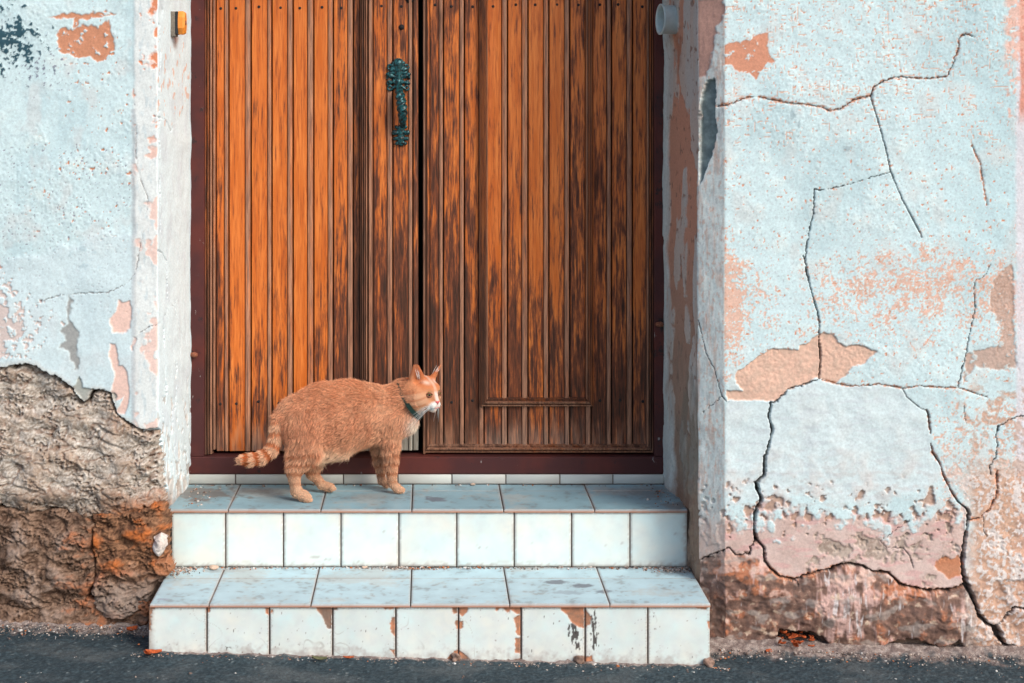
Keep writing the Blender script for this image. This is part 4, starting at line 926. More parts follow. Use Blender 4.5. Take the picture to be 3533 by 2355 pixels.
for sx in (-1, 1): caps += [(0, -6, 15*sx, -6, 4, 6, .005), (2*sx, -14, 11*sx, -19, 3, 4, .005), (0, 6, 14*sx, 8, 4, 4.5, .005), (2*sx, 16, 10*sx, 19, 3.4, 4, .005)]
caps += [(0, 20, 0, 21, 4, 4, .005), (0, 8, 0, 9, 5, 5, .007)]
cast_plate('foot_plate', 921, 310, caps, [(15*sx, -6, 3.5, 1.8, .008) for sx in (-1, 1)]+[(0, 8, 5.5, 2, .008)], 28, 34)
nt, na = 130, 20; gv = []; ts = np.linspace(0, 1, nt)
for t_ in ts:
    x = 917+4.5*math.sin(t_*math.pi*.75)+t_*5; y = 203+t_*90; out = .010+.034*math.sin(math.pi*min(1, t_*.98+.02))**.7
    r0 = (7.5+5*math.sin(math.pi*t_)**.8-2.5*t_)*px1
    for k in range(na):
        th = 2*math.pi*k/na; r = r0*(1+.13*math.cos(3*th-t_*2*math.pi*6.5)*min(1, 8*t_, 8*(1-t_)))
        gv.append((XD(x)+r*math.cos(th), YD-out-r*math.sin(th), zz(y)))
gf = [(i*na+k, i*na+(k+1) % na, (i+1)*na+(k+1) % na, (i+1)*na+k) for i in range(nt-1) for k in range(na)]+[tuple(range(na)), tuple((nt-1)*na+k for k in range(na))]
pyd('grip', gv, gf, M['bronze'], hd, True)

# ---------------------------------------------------------------- things fixed to the reveals
bell = thing('door_bell', 'small yellow and black bell push on the whitewashed door reveal', 'door bell', P(405, 52, .05))
def rx(Y): return -.690+(.0265)*(Y+.125)/.425
yb = .035; x0 = rx(yb)
box('base_plate', x0-.006, x0+.012, yb-.012, yb+.030, ZY(84, yb), ZY(26, yb), M['bell_grey'], bell, .002)
box('gasket', x0+.011, x0+.018, yb-.014, yb+.032, ZY(79, yb), ZY(26, yb), M['bell_black'], bell, .002)
hv = []; zc0, hh = ZY(52, yb), .031
for xx, k in ((x0+.0175, 1.0), (x0+.030, 1.0), (x0+.036, .86)):
    for a, b in ((-.5, -1), (.5, -1), (1, -.45), (1, .45), (.5, 1), (-.5, 1), (-1, .45), (-1, -.45)): hv.append((xx, yb+.009+a*.021*k, zc0+b*hh*k))
hf = [(i*8+k, i*8+(k+1) % 8, (i+1)*8+(k+1) % 8, (i+1)*8+k) for i in range(2) for k in range(8)]+[tuple(range(8)), tuple(range(16, 24))]
pyd('housing', hv, hf, M['bell_yellow'], bell)
bv, bf = tube([(x0+.034, yb+.005, zc0), (x0+.0375, yb+.005, zc0), (x0+.038, yb+.005, zc0)], [.006, .006, .004], 12); pyd('push_button', bv, bf, M['rust'], bell, True)
# short plastic pipe stub
yp = .135; ax = Vector((-1, -.16, .02)).normalized(); c0 = Vector((.700, yp+.01, ZY(45, yp)))
ts_ = [0, .054, .060, .064, .064, .060, .0]; rr = [.0395, .0395, .0425, .0425, .0375, .036, .036]
pts_ = [c0+ax*q for q in ts_]; v = []; f = []; n = 40
a_ = ax.cross(Vector((0, 0, 1))).normalized(); b_ = ax.cross(a_)
for p_, r_ in zip(pts_, rr):
    for k in range(n):
        th = 2*math.pi*k/n; v.append(p_+a_*(r_*math.cos(th))+b_*(r_*math.sin(th)))
for i in range(len(rr)-1):
    for k in range(n): f.append((i*n+k, i*n+(k+1) % n, (i+1)*n+(k+1) % n, (i+1)*n+k))
pipe = pyd('pipe_stub', v, f, M['pvc'], None, True); tag(pipe, 'short pale grey plastic pipe stub sticking out of the door reveal', 'pipe')
sv = [c0+ax*q+a_*(.0398*math.cos(th))+b_*(.0398*math.sin(th)) for q in (.01, .052) for th in (math.radians(-52), math.radians(-48))]
slit = pyd('slit', sv, [(0, 1, 3, 2)], M['bell_grey'], pipe)

# ---------------------------------------------------------------- litter, grit and leaves
def ico():
    t_ = (1+5**.5)/2
    v = np.array([(-1,t_,0),(1,t_,0),(-1,-t_,0),(1,-t_,0),(0,-1,t_),(0,1,t_),(0,-1,-t_),(0,1,-t_),(t_,0,-1),(t_,0,1),(-t_,0,-1),(-t_,0,1)])/1.9
    f = np.array([(0,11,5),(0,5,1),(0,1,7),(0,7,10),(0,10,11),(1,5,9),(5,11,4),(11,10,2),(10,7,6),(7,1,8),(3,9,4),(3,4,2),(3,2,6),(3,6,8),(3,8,9),(4,9,5),(2,4,11),(6,2,10),(8,6,7),(9,8,1)]); return v, f
IV, IF = ico()
def crumbs(name, pos, size, cols, label, cat):
    n = len(pos); V = []; Fs = []; Cc = []
    for i in range(n):
        s = size[i]*RNG.uniform(.6, 1.4, 3)*np.array([1, 1, .7]); q = IV*s*(1+RNG.uniform(-.25, .25, (12, 1)))
        a = RNG.uniform(0, 6.28); R = np.array([[math.cos(a), -math.sin(a), 0], [math.sin(a), math.cos(a), 0], [0, 0, 1]])
        V.append(q@R.T+pos[i]+[0, 0, size[i]*.3]); Fs.append(IF+12*i); Cc.append(np.tile(cols[i], (12, 1)))
    o = link(name, mesh_np(name, np.concatenate(V), np.concatenate(Fs), np.concatenate(Cc)), M['crumb'], None, False); return tag(o, label, cat, kind='stuff')
PAL = np.array([lin(150, 136, 126), lin(190, 178, 168), lin(110, 96, 90), lin(176, 110, 72), lin(206, 204, 200), lin(86, 84, 86)])
def pick(n, p): return PAL[RNG.choice(6, n, p=p)]
pos = []; 
for _ in range(420): x = RNG.uniform(-.68, .69); pos.append((x, -.003-abs(RNG.normal(0, .010)), Z2))
for _ in range(260): pos.append((.69-abs(RNG.normal(0, .05)), -.004-abs(RNG.normal(0, .025)), Z2))
for _ in range(120): pos.append((-.05+RNG.normal(0, .06), -.004-abs(RNG.normal(0, .012)), Z2))
for _ in range(220): pos.append((-.675+abs(RNG.normal(0, .035)), -.006-abs(RNG.normal(0, .035)), Z2))
for _ in range(110): pos.append((RNG.choice([-1, 1])*(.66-abs(RNG.normal(0, .04)))+.01, RNG.uniform(.02, .27), Z1))
for _ in range(60): pos.append((RNG.uniform(-.65, .66), .27-abs(RNG.normal(0, .01)), Z1))
n = len(pos); crumbs('crumbs', np.array(pos), np.abs(RNG.normal(.0014, .0011, n))+.0006, pick(n, [.3, .25, .2, .1, .1, .05]), 'grey and rusty crumbs of mortar lying on the treads', 'crumbs')
pos = []; xs_ = RNG.uniform(-.72, .74, 1500); pos += [(x, -.318-abs(RNG.normal(0, .014)), ground_z(x, 0)) for x in xs_]
xs_ = RNG.uniform(-1.3, -.69, 900); pos += [(x, -.15-abs(RNG.normal(0, .045)), ground_z(x, 0)+.008) for x in xs_]
xs_ = RNG.uniform(.70, 1.7, 1300); pos += [(x, -.185-abs(RNG.normal(0, .05)), ground_z(x, 0)+.008) for x in xs_]
xs_ = RNG.uniform(-1.3, 1.7, 260); pos += [(x, RNG.uniform(-.62, -.2), ground_z(x, 0)) for x in xs_]
pos = [p for p in pos if not (-.69 < p[0] < .70 and p[1] > -.312)]
n = len(pos); crumbs('gravel', np.array(pos), np.abs(RNG.normal(.0009, .0010, n))+.0006, pick(n, [.34, .16, .24, .06, .06, .14]), 'fine pale gravel and grit along the edge of the asphalt', 'gravel')
# clods of mortar stuck at the foot of the lower riser
for i, (x, y, r, lb) in enumerate(((1648-20, 1524, .010, 'brown mortar clod at the outer end of the lower step'), (1048, 1516, .008, 'brown mortar clod at the middle joint of the lower step'), (1331, 1520, .008, 'brown mortar clod below the blackened joint of the lower step'))):
    v_, f_ = [], []
    fld = Field3((-.03, -.03, -.02), (.03, .03, .03), .0022)
    for _ in range(7): fld.prim(RNG.uniform(-.008, .008, 3), RNG.uniform(-.008, .008, 3)*[1.4, .7, .6], r*.7, r*.45, .004)
    V, Fc = fld.mesh(); V = V+np.array(P(x, y, -.316)); V[:, 2] -= V[:, 2].min()-ground_z(V[:, 0].mean(), 0)+.002
    k = np.clip(.5+noise3(V[:, 0]*120, V[:, 1]*120, V[:, 2]*120), 0, 1)[:, None]
    tag(link('mortar_clod', mesh_np('mortar_clod', V, Fc, lin(112, 90, 80)*(1-k)+lin(156, 130, 116)*k), M['stone'], None), lb, 'clod', 'mortar clods at the foot of the steps')
# leaves
def leaf_mesh(L, W, curl, seed):
    r = np.random.default_rng(seed); nu, nw = 9, 5; V = []
    for i in range(nu):
        t_ = i/(nu-1); w = W*math.sin(math.pi*min(1, t_*.92+.04))**.8*(1+r.uniform(-.12, .12))
        for j in range(nw):
            s_ = (j/(nw-1)-.5)*2; V.append((L*(t_-.5), w*s_/2, curl*(abs(s_)**1.5*.5+(t_-.5)**2*1.6)*L*.5+r.uniform(0, .0008)))
    return np.array(V), grid_faces(nu, nw)
def add_leaf(x, y, Y, zlev, L, W, curl, rot, mat, label, tilt=0.15, group=None, name='dry_leaf', cat='leaf'):
    V, f = leaf_mesh(L, W, curl, int(x*7+y)); o = link(name, mesh_np(name, V, f), M[mat], None)
    xw = XZ(x, Y); o.location = (xw, Y, (ground_z(xw, Y)+.004 if zlev is None else zlev)+.0025); o.rotation_euler = (tilt, .1, rot)
    md = o.modifiers.new('thick', 'SOLIDIFY'); md.thickness = .0006
    tag(o, label, cat, group); return o
add_leaf(352, 1503, -.335, None, .040, .018, .5, .3, 'leaf_orange', 'rust orange dry leaf by the end of the lower step', .2)
add_leaf(340, 1512, -.345, None, .030, .012, .7, 2.2, 'leaf_orange', 'narrow curled orange leaf beside the other dry leaf', -.2)
add_leaf(733, 1524, -.352, None, .036, .016, .5, .1, 'leaf_olive', 'olive green leaf on the asphalt before the steps', .1)
add_leaf(302, 1436, -.17, None, .034, .016, .7, .8, 'leaf_orange', 'orange dry leaf against the rubble foot of the wall', .3)
add_leaf(1765, 1500, -.215, None, .024, .014, .6, .9, 'leaf_orange', 'small orange leaf before the hollow in the wall', .2)
add_leaf(800, 1525, -.335, None, .026, .008, .4, .2, 'leaf_orange', 'thin brown leaf sliver along the lower riser', .1)
# heap of dry leaves in the hollow of the wall foot
for i in range(26):
    a = RNG.normal(0, 22); b = abs(RNG.normal(0, 9))
    add_leaf(1832+a, 1480, -.178+RNG.uniform(-.03, .022), ground_z(.94, 0)+.012+b*.0010+RNG.uniform(0, .014), RNG.uniform(.012, .022), RNG.uniform(.008, .013), RNG.uniform(.4, 1.1), RNG.uniform(0, 6.28), 'leaf_orange', 'tiny crisp orange leaf heaped in the hollow of the wall foot', RNG.uniform(-.9, .9), 'orange leaves in the wall hollow')
def pebble(x, y, Y, zl, r, label, mat='pebble', sq=.6):
    fld = Field3((-r*2.2,)*3, (r*2.2,)*3, r/5)
    for _ in range(4): fld.prim(RNG.uniform(-.4, .4, 3)*r, RNG.uniform(-.5, .5, 3)*r, r*.7, r*.5, r*.3)
    V, Fc = fld.mesh(); V = V*np.array([1.3, 1, sq]); V[:, 2] -= V[:, 2].min(); V += np.array([XZ(x, Y), Y, zl-.0005])
    tag(link('pebble', mesh_np('pebble', V, Fc), M[mat], None), label, 'pebble', 'loose pebbles on the steps')
pebble(493, 1308, -.022, Z2, .011, 'beige pebble on the lower tread against the second riser'); pebble(1086, 1108, .262, Z1, .006, 'tiny tan pebble at the foot of the narrow white strip')
pebble(838, 1303, -.012, Z2, .006, 'small cream pebble in the dust of the lower tread')

# ---------------------------------------------------------------- the cat
cat = thing('cat', 'ginger tabby cat with pale muzzle and green collar standing on the upper step', 'cat', P(790, 1140, .15))
SC = 838.0
def Q(x, y, Y): return np.array(P(x, y, Y))
HX, HY, HD = 974.0, 901.0, .185
c45 = math.sqrt(.5)
def HP(a, b, c):                     # head frame: forward, towards the near side, up (photo pixels)
    a, b, c = a*1.07-2, b*1.07, c*1.07
    return np.array([(HX-CX)/S(HD)+c45*(a-b)/SC, HD-c45*(a+b)/SC, ZY(HY, HD)+c/SC])
lo = Q(536, 1160, .05); hi = Q(1030, 826, .30)
fld = Field3((lo[0]-.005, .02, Z1-.006), (hi[0]+.005, .275, hi[2]+.01), .0026)
r = lambda v: v/SC
def cone(a, b, ra, rb, k=10, axis=None, flat=1.0): fld.prim(a, b, r(ra), r(rb), r(k), axis, flat)
YX = (0.16, 1, 0)
spine = [(675, 968, .126, 48), (702, 970, .134, 68), (745, 957, .148, 76), (800, 949, .165, 74), (850, 950, .182, 66), (893, 949, .194, 57)]
for p, q in zip(spine[:-1], spine[1:]): cone(Q(*p[:3]), Q(*q[:3]), p[3], q[3], 14, YX, .66)
cone(Q(893, 945, .194), Q(932, 912, .192), 54, 40, 16, YX, .72); cone(Q(925, 915, .192), HP(-6, 0, -2), 40, 33, 14)
cone(Q(918, 962, .190), Q(930, 972, .186), 34, 28, 14); cone(Q(940, 935, .188), Q(938, 965, .188), 27, 22, 12); cone(Q(953, 900, .176), Q(958, 908, .170), 33, 33, 12)
cone(Q(688, 1000, .094), Q(682, 1062, .086), 33, 25, 14, YX, .62)
cone(Q(745, 1024, .146), Q(778, 1026, .152), 36, 28, 22, YX, .7); cone(Q(778, 1012, .152), Q(830, 990, .170), 27, 32, 22, YX, .7)                               # belly pouch
cone(Q(695, 985, .098), Q(712, 1040, .088), 44, 25, 18, YX, .62)                               # near thigh
cone(Q(712, 1040, .088), Q(674, 1082, .086), 24, 14, 12); cone(Q(673, 1078, .086), Q(680, 1128, .084), 16, 11.5, 9)
cone(Q(682, 1131, .084), Q(699, 1139, .080), 12.5, 12.5, 7); cone(Q(697, 1140, .080), Q(707, 1143.5, .077), 12, 9, 5)
cone(Q(708, 1000, .168), Q(722, 1058, .176), 42, 20, 16, YX, .6); cone(Q(722, 1058, .178), Q(717, 1088, .180), 19, 13.5, 10)
cone(Q(717, 1086, .180), Q(738, 1112, .182), 13, 10, 8); cone(Q(738, 1114, .182), Q(757, 1119, .178), 10, 9.5, 6); cone(Q(752, 1118.5, .178), Q(762, 1120, .175), 10, 7.5, 5)
cone(Q(885, 972, .172), Q(897, 1020, .172), 42, 23, 18, YX, .62); cone(Q(897, 1018, .170), Q(899, 1060, .170), 21, 15, 5); cone(Q(899, 1058, .170), Q(900, 1104, .171), 15, 11.5, 4)
cone(Q(900, 1110, .171), Q(913, 1121, .168), 10.5, 10, 4); cone(Q(911, 1122.5, .168), Q(920, 1125, .166), 9.5, 7.5, 4)
cone(Q(872, 985, .214), Q(873, 1025, .214), 32, 20, 14); cone(Q(871, 1022, .220), Q(870, 1062, .224), 17, 11.5, 4); cone(Q(870, 1060, .224), Q(877, 1102, .224), 11.5, 9.5, 4); cone(Q(877, 1104, .224), Q(888, 1113, .221), 9.5, 8.5, 4)
tail = [(660, 950, .120, 20), (643, 965, .112, 17), (636, 985, .105, 14.5), (634, 1007, .100, 14.5), (623, 1035, .095, 14), (601, 1051, .090, 13.5), (576, 1056, .086, 13), (558, 1056, .084, 11)]
for p, q in zip(tail[:-1], tail[1:]): cone(Q(*p[:3]), Q(*q[:3]), p[3], q[3], 6)
for sx in (-1, 1):                                                                              # toes
    pass
for (x, y, Y) in ((711, 1146, .072), (708, 1147, .066), (702, 1147.5, .066), (924, 1124, .168), (921, 1126, .160), (915, 1127, .160), (765, 1121, .172), (762, 1122, .166)):
    fld.prim(Q(x, y, Y), Q(x+2, y+1, Y-.001), r(6.2), r(5.2), r(1.2))
# head
cone(HP(0, 0, 4), HP(4, 0, 2), 35, 34, 8); cone(HP(4, -13, -12), HP(4, 13, -12), 25, 25, 10)
cone(HP(6, -22, -16), HP(2, -24, -18), 14, 12, 10); cone(HP(6, 22, -16), HP(2, 24, -18), 14, 12, 10)
cone(HP(22, 0, 8), HP(38, 0, -13), 13, 7.5, 8); cone(HP(34, -6, -22), HP(24, -12, -20), 9.5, 9.5, 5); cone(HP(34, 6, -22), HP(24, 12, -20), 9.5, 9.5, 5)
cone(HP(31, 0, -33), HP(24, 0, -30), 7.5, 10, 5)
for sb in (-1, 1):
    cone(HP(20, sb*17, 11), HP(27, sb*10, 11), 9, 8, 6)
    fld.prim(HP(36.5, sb*16.5, 0), HP(37, sb*16.5, 0), r(7.0), r(7.0), r(3), sub=True)
def ear(base, tip, rb, n, rt):
    n = np.array(n, float); n /= np.linalg.norm(n)
    cone(base, tip, rb, rt, 4, n, .42)
    fld.prim(base+n*r(rb*.50)+(tip-base)*.16, tip+n*r(5.0)-(tip-base)*.1, r(rb*.62), r(rt*.8), r(2.0), n, .55, sub=True)
nn = lambda a, b: (c45*(a-b), -c45*(a+b), .08)
ear(HP(2, 21, 27), HP(8, 31, 64), 22, nn(.75, .65), 6.5); ear(HP(3, -22, 24), HP(12, -42, 56), 18, nn(.75, -.65), 3.2)
V, Fc = fld.mesh()
V[:, 2] = np.maximum(V[:, 2], Z1+.0002)
def normals(V, Fc):
    a, b, c, d = (V[Fc[:, i]] for i in range(4)); fn = np.cross(c-a, d-b); N = np.zeros_like(V)
    for i in range(4): np.add.at(N, Fc[:, i], fn)
    return N/(np.linalg.norm(N, axis=1)[:, None]+1e-12), np.linalg.norm(fn, axis=1)/2
for _ in range(2):                  # relax
    acc = np.zeros_like(V); cnt = np.zeros(len(V))
    for i in range(4):
        j = (i+1) % 4; np.add.at(acc, Fc[:, i], V[Fc[:, j]]); np.add.at(acc, Fc[:, j], V[Fc[:, i]]); np.add.at(cnt, Fc[:, i], 1); np.add.at(cnt, Fc[:, j], 1)
    V = V*.5+.5*acc/cnt[:, None]
Nv, _ = normals(V, Fc)
# the lie of the coat: (place, direction) pairs, blended by distance
G = []
def gd(a, b, n=5):
    for t_ in np.linspace(0, 1, n): G.append((a+(b-a)*t_, (b-a)/np.linalg.norm(b-a)))
for yy in (885, 930): gd(Q(900, yy, .19), Q(660, yy+25, .12), 7)
gd(Q(890, 975, .17), Q(700, 1010, .10), 6); gd(Q(880, 1000, .17), Q(760, 1060, .14), 5); gd(Q(840, 960, .15), Q(810, 1050, .14), 4)
for sp in ([(690, 960, .09), (705, 1040, .08), (672, 1085, .08), (684, 1135, .08), (712, 1145, .075)], [(722, 1050, .175), (717, 1086, .18), (738, 1112, .18), (765, 1121, .17)], [(893, 985, .16), (900, 1060, .17), (900, 1105, .17), (922, 1124, .165)], [(873, 1020, .21), (873, 1060, .215), (880, 1105, .218), (892, 1116, .21)], [t_[:3] for t_ in tail], [(935, 905, .185), (938, 950, .18), (925, 995, .178)], [(955, 880, .19), (915, 880, .19), (890, 890, .19)]):
    for p, q in zip(sp[:-1], sp[1:]): gd(Q(*p), Q(*q), 3)
gd(HP(44, 0, -10), HP(22, 0, 22), 4); gd(HP(22, 0, 28), HP(-25, 0, 30), 3)
for sb in (-1, 1): gd(HP(38, sb*8, -20), HP(0, sb*38, -16), 4); gd(HP(30, sb*10, 14), HP(5, sb*28, 22), 3); gd(HP(32, sb*4, -32), HP(5, sb*14, -40), 3); gd(HP(6, sb*20, 22), HP(10, sb*38, 60), 3)
GP = np.array([g[0] for g in G]); GD = np.array([g[1] for g in G])
def comb(p, n):
    out = np.zeros_like(p)
    for i in range(0, len(p), 20000):
        d2 = ((p[i:i+20000, None]-GP[None])**2).sum(-1); w = 1/(d2+1.5e-4)**2
        out[i:i+20000] = (w[..., None]*GD[None]).sum(1)/w.sum(1)[:, None]
    out -= n*(out*n).sum(1)[:, None]; return out/(np.linalg.norm(out, axis=1)[:, None]+1e-9)
def pxl(p):
    s = F/(D1+p[:, 1]); return CX+p[:, 0]*s, CY+(ZC-p[:, 2])*s
def head_local(p):
    q = p-HP(0, 0, 0); a = (q[:, 0]-q[:, 1])*c45*SC/1.07; b = -(q[:, 0]+q[:, 1])*c45*SC/1.07; return a, b, q[:, 2]*SC/1.07
def coat(p, n):
    """colour of the coat at a place"""
    x, y = pxl(p); u = p*1.0
    n1 = noise3(u[:, 0]*28, u[:, 1]*28, u[:, 2]*28); n2 = noise3(u[:, 0]*90+7, u[:, 1]*90, u[:, 2]*90); n3 = noise3(u[:, 0]*9+3, u[:, 1]*9, u[:, 2]*9)
    a, b, c = head_local(p); hr = np.sqrt(a*a+b*b+c*c); head = 1-sstep(48, 56, hr+np.where(c < -20, (-20-c)*.0, 0)-np.where(c > 30, 25, 0)+np.where(a < -10, 14, 0))
    OR, LT, DK, CR = lin(212, 150, 116), lin(228, 180, 146), lin(178, 98, 60), lin(240, 222, 204)
    m = lambda col, k, d: col*(1-np.clip(k, 0, 1)[:, None])+d*np.clip(k, 0, 1)[:, None]
    C_ = np.tile(OR, (len(p), 1)); C_ = m(C_, .5+.7*n1+.4*n3, lin(222, 164, 128)); C_ = m(C_, sstep(.1, .6, n2+.5*n1)*.3, DK)
    # faint mackerel bars on flank, bolder on legs
    bars = sstep(.25, .8, np.sin((x+ (y-950)*.25+n3*30)/8.5))*(1-head); C_ = m(C_, bars*.16*(y < 1035), DK)
    C_ = m(C_, sstep(985, 1060, y+n1*14)*(1-head)*.55, LT)
    C_ = m(C_, (1-sstep(880, 960, y+n1*16))*(1-head)*.35, lin(196, 122, 78)); C_ = m(C_, sstep(.15, .6, n3+.4*n1)*.35*(1-head), lin(230, 180, 146))
    belly = sstep(1020, 1062, y+n1*10)*sstep(728, 748, x)*(1-sstep(850, 862, x))*(y < 1072)*(p[:, 1] < .19); C_ = m(C_, belly*.85, lin(238, 204, 174))
    C_ = m(C_, sstep(1085, 1122, y+n1*8)*.7*(x > 640), lin(230, 188, 156)); C_ = m(C_, sstep(.1, .6, n2)*.35*(y > 1080), lin(196, 136, 98))
    lb = sstep(.0, .7, np.sin(y/3.4+n1*1.4+x*.03))*sstep(1015, 1045, y)*(1-sstep(1085, 1135, y)); C_ = m(C_, lb*.6*(x > 640)*((x < 735) | (x > 852)), lin(172, 94, 54))
    chest = np.exp(-((x-952)/20)**2-((y-982)/26)**2); C_ = m(C_, chest*.9, CR)
    # tail rings
    tp = np.array([Q(*q[:3]) for q in tail]); L = np.concatenate([[0], np.cumsum(np.linalg.norm(np.diff(tp, axis=0), axis=1))]); best = np.full(len(p), 1e9); tt = np.zeros(len(p))
    for i in range(len(tp)-1):
        d = tp[i+1]-tp[i]; k = np.clip(((p-tp[i])@d)/(d@d), 0, 1); e = np.linalg.norm(p-tp[i]-k[:, None]*d, axis=1); s_ = e < best; best[s_] = e[s_]; tt[s_] = (L[i]+k*(L[i+1]-L[i]))[s_]
    on = (best < .021) & (tt > .025); ring = sstep(-.15, .35, np.sin(tt*2*np.pi/.030+.9+n2*.35))
    tc = m(np.tile(lin(228, 180, 146), (len(p), 1)), ring*np.clip(.45+tt*3.5, 0, .95), lin(188, 100, 52)); C_[on] = tc[on]
    # head markings
    ho = np.tile(lin(212, 148, 108), (len(p), 1))
    ho = m(ho, sstep(6, 22, c)*sstep(24, 8, np.abs(np.abs(b)-16))*.75, lin(204, 118, 70)); ho = m(ho, (1-sstep(1.5, 6, np.abs(b)))*sstep(2, 14, c)*.55, lin(236, 206, 186))
    ho = m(ho, sstep(10, 24, np.abs(b))*(1-sstep(-2, 12, c))*.6, lin(226, 182, 150))
    st = sstep(.3, .8, np.sin((c+np.abs(b)*.35)/2.6))*sstep(16, 26, np.abs(b))*(1-sstep(2, 12, c)); ho = m(ho, st*.5, lin(186, 104, 62))
    wh = 1-sstep(.75, 1.1, np.hypot((a-36)/22, np.hypot(b/19, (c+25)/13)))
    ho = m(ho, wh, lin(244, 240, 236)); ho = m(ho, (1-sstep(3, 6.5, np.abs(b)))*sstep(28, 36, a)*(1-sstep(2, 10, c))*.85, lin(240, 226, 216))
    ho = m(ho, (1-sstep(.6, 1.05, np.hypot((np.abs(b)-13)/7.5, (c-1)/6.5)))*sstep(18, 26, a)*.55, lin(236, 200, 170))
    ho = m(ho, (c < -34)*.6, lin(240, 228, 214)); ho = m(ho, np.exp(-((np.abs(b)-12)/7)**2-((c-25)/4)**2)*.7*(a > 8), lin(240, 222, 206))
    ho = m(ho, sstep(36, 44, c)*.5, lin(184, 104, 72))
    return m(C_, head, ho), head
Cv, headv = coat(V, Nv)
# inside of the ears: pale pink with light fluff
a, b, c = head_local(V)
# wavy locks in the coat
cmb = comb(V, Nv); x_, y_ = pxl(V)
flank = sstep(890, 930, y_)*(1-headv)*(1-sstep(1060, 1085, y_))*(1-sstep(885, 930, x_))*sstep(640, 665, x_)
q1 = (V*np.array([1, 1, 1])); st1 = (V@np.array([[.9], [.2], [.25]]))[:, 0]
def locks(V):
    n_ = lambda f, o: noise3(V[:, 0]*f+o, V[:, 1]*f, V[:, 2]*f)
    wr = noise3((V[:, 0]+V[:, 2]*.35)*105+n_(30, 0)*1.2+n_(90, 2)*.6, V[:, 1]*55, (V[:, 2]-V[:, 0]*.35)*44+n_(30, 9)*1.2+n_(90, 5)*.6)
    return np.clip(1-np.abs(wr)*3.6, 0, 1)*sstep(-.5, .15, n_(34, 17))
rid = locks(V)
V2 = V+Nv*(flank*(.0008-rid**1.5*.0040))[:, None]
V2[:, 2] = np.maximum(V2[:, 2], Z1+.0002)
crease = flank*np.clip(rid, 0, 1)**2
inear = (c > 27) & (np.abs(b) > 12)
me = mesh_np('cat_body', V2, Fc, np.clip(Cv*np.where(headv > .4, .8, .55)[:, None], 0, 1)); body = link('cat_body', me, M['cat_skin'], cat)  # body colour darkened so the gaps between locks look shaded

# fur: short hairs grown over the whole body
Nb, Aq = normals(V2, Fc)
NH = 150000
aw = Aq*np.where(headv[Fc[:, 0]] > .5, 1.6, 1.0); fi = RNG.choice(len(Fc), NH, p=aw/aw.sum())
w4 = RNG.random((NH, 2)); u_, v_ = w4[:, :1], w4[:, 1:]
def lerp4(A_): return (A_[Fc[fi, 0]]*(1-u_)+A_[Fc[fi, 1]]*u_)*(1-v_)+(A_[Fc[fi, 3]]*(1-u_)+A_[Fc[fi, 2]]*u_)*v_
R0 = lerp4(V2); RN = lerp4(Nb); RN /= np.linalg.norm(RN, axis=1)[:, None]
x_, y_ = pxl(R0); hc, hh_ = coat(R0, RN); ha, hb, hcc = head_local(R0)
dirn = comb(R0, RN)
fl = lerp4(flank[:, None])[:, 0]
rl = locks(R0)*fl; Lh = .0095+.0035*fl-.002*rl+.003*sstep(1000, 1060, y_)*(x_ > 640)*(1-sstep(1075, 1100, y_))
Lh = np.where(hh_ > .4, .0042+.004*sstep(10, 40, np.hypot(hb, np.minimum(ha, 0)))*(hcc < 12), Lh); Lh = np.where((hh_ > .4) & (ha > 20), .0026, Lh)
Lh = np.where((hcc > 34) & (hh_ > .2), .0028, Lh); leg_ = sstep(1020, 1112, y_)*((x_ < 722) | (x_ > 852) | (y_ > 1078)); Lh = Lh*(1-leg_)+.0040*leg_
Lh = np.where((x_ < 655) & (y_ > 940), .010, Lh)
Lh *= RNG.uniform(.65, 1.15, NH)
from mathutils.kdtree import KDTree
NC = 10500; wc = np.where(hh_ > .4, 2.5, np.where(y_ > 1070, 2.0, 1.0))*np.where(fl > .5, .7, 1.2); ci = RNG.choice(NH, NC, replace=False, p=wc/wc.sum())
kd = KDTree(NC)
for i_, j_ in enumerate(ci): kd.insert(R0[j_].tolist(), i_)
kd.balance(); own = np.array([kd.find(p_)[1] for p_ in R0.tolist()]); cr_ = R0[ci][own]; ctone = RNG.normal(0, 1, NC)[own]; cb1 = RNG.normal(0, 1, NC)[own]; cb2 = RNG.normal(0, 1, NC)[own]; clen = RNG.uniform(.8, 1.2, NC)[own]
# locks: neighbouring hairs lean together
kx = noise3(R0[:, 0]*70, R0[:, 1]*70, R0[:, 2]*50); ky = noise3(R0[:, 0]*70+31, R0[:, 1]*70, R0[:, 2]*50+5)
sidev = np.cross(RN, dirn)
amp = .25+.75*fl
stray = RNG.random(NH) < .07; Lh = Lh*clen*np.where(stray & (hh_ < .4), 1.55, 1.0)
d0 = dirn+sidev*(kx*.6*amp+cb1*.28*(.3+.7*fl))[:, None]+RN*(.42+.10*ky*amp+cb2*.10+.07*RNG.normal(size=NH)+.28*stray)[:, None]+RNG.normal(size=(NH, 3))*.09
d0 /= np.linalg.norm(d0, axis=1)[:, None]
d1 = dirn+sidev*(ky*.8*amp-cb1*.5*(.3+.7*fl))[:, None]+RN*(.16+.10*cb2)[:, None]; d1 /= np.linalg.norm(d1, axis=1)[:, None]
K = 4; pts_h = np.zeros((NH, K, 3), np.float32)
for i in range(K):
    t_ = i/(K-1); pts_h[:, i] = R0-RN*.0006+(d0*(t_-.35*t_*t_)[..., None] if False else d0*(t_-.4*t_*t_)*Lh[:, None]+d1*(.4*t_*t_)*Lh[:, None])
con = (cr_-R0)+RN*(-((cr_-R0)*RN).sum(1))[:, None]
for i in range(K): t_ = i/(K-1); pts_h[:, i] += con*(.62*t_**1.3)*np.where(hh_ > .4, .4, 1.0)[:, None]
pts_h[..., 2] = np.maximum(pts_h[..., 2], Z1+.0004)
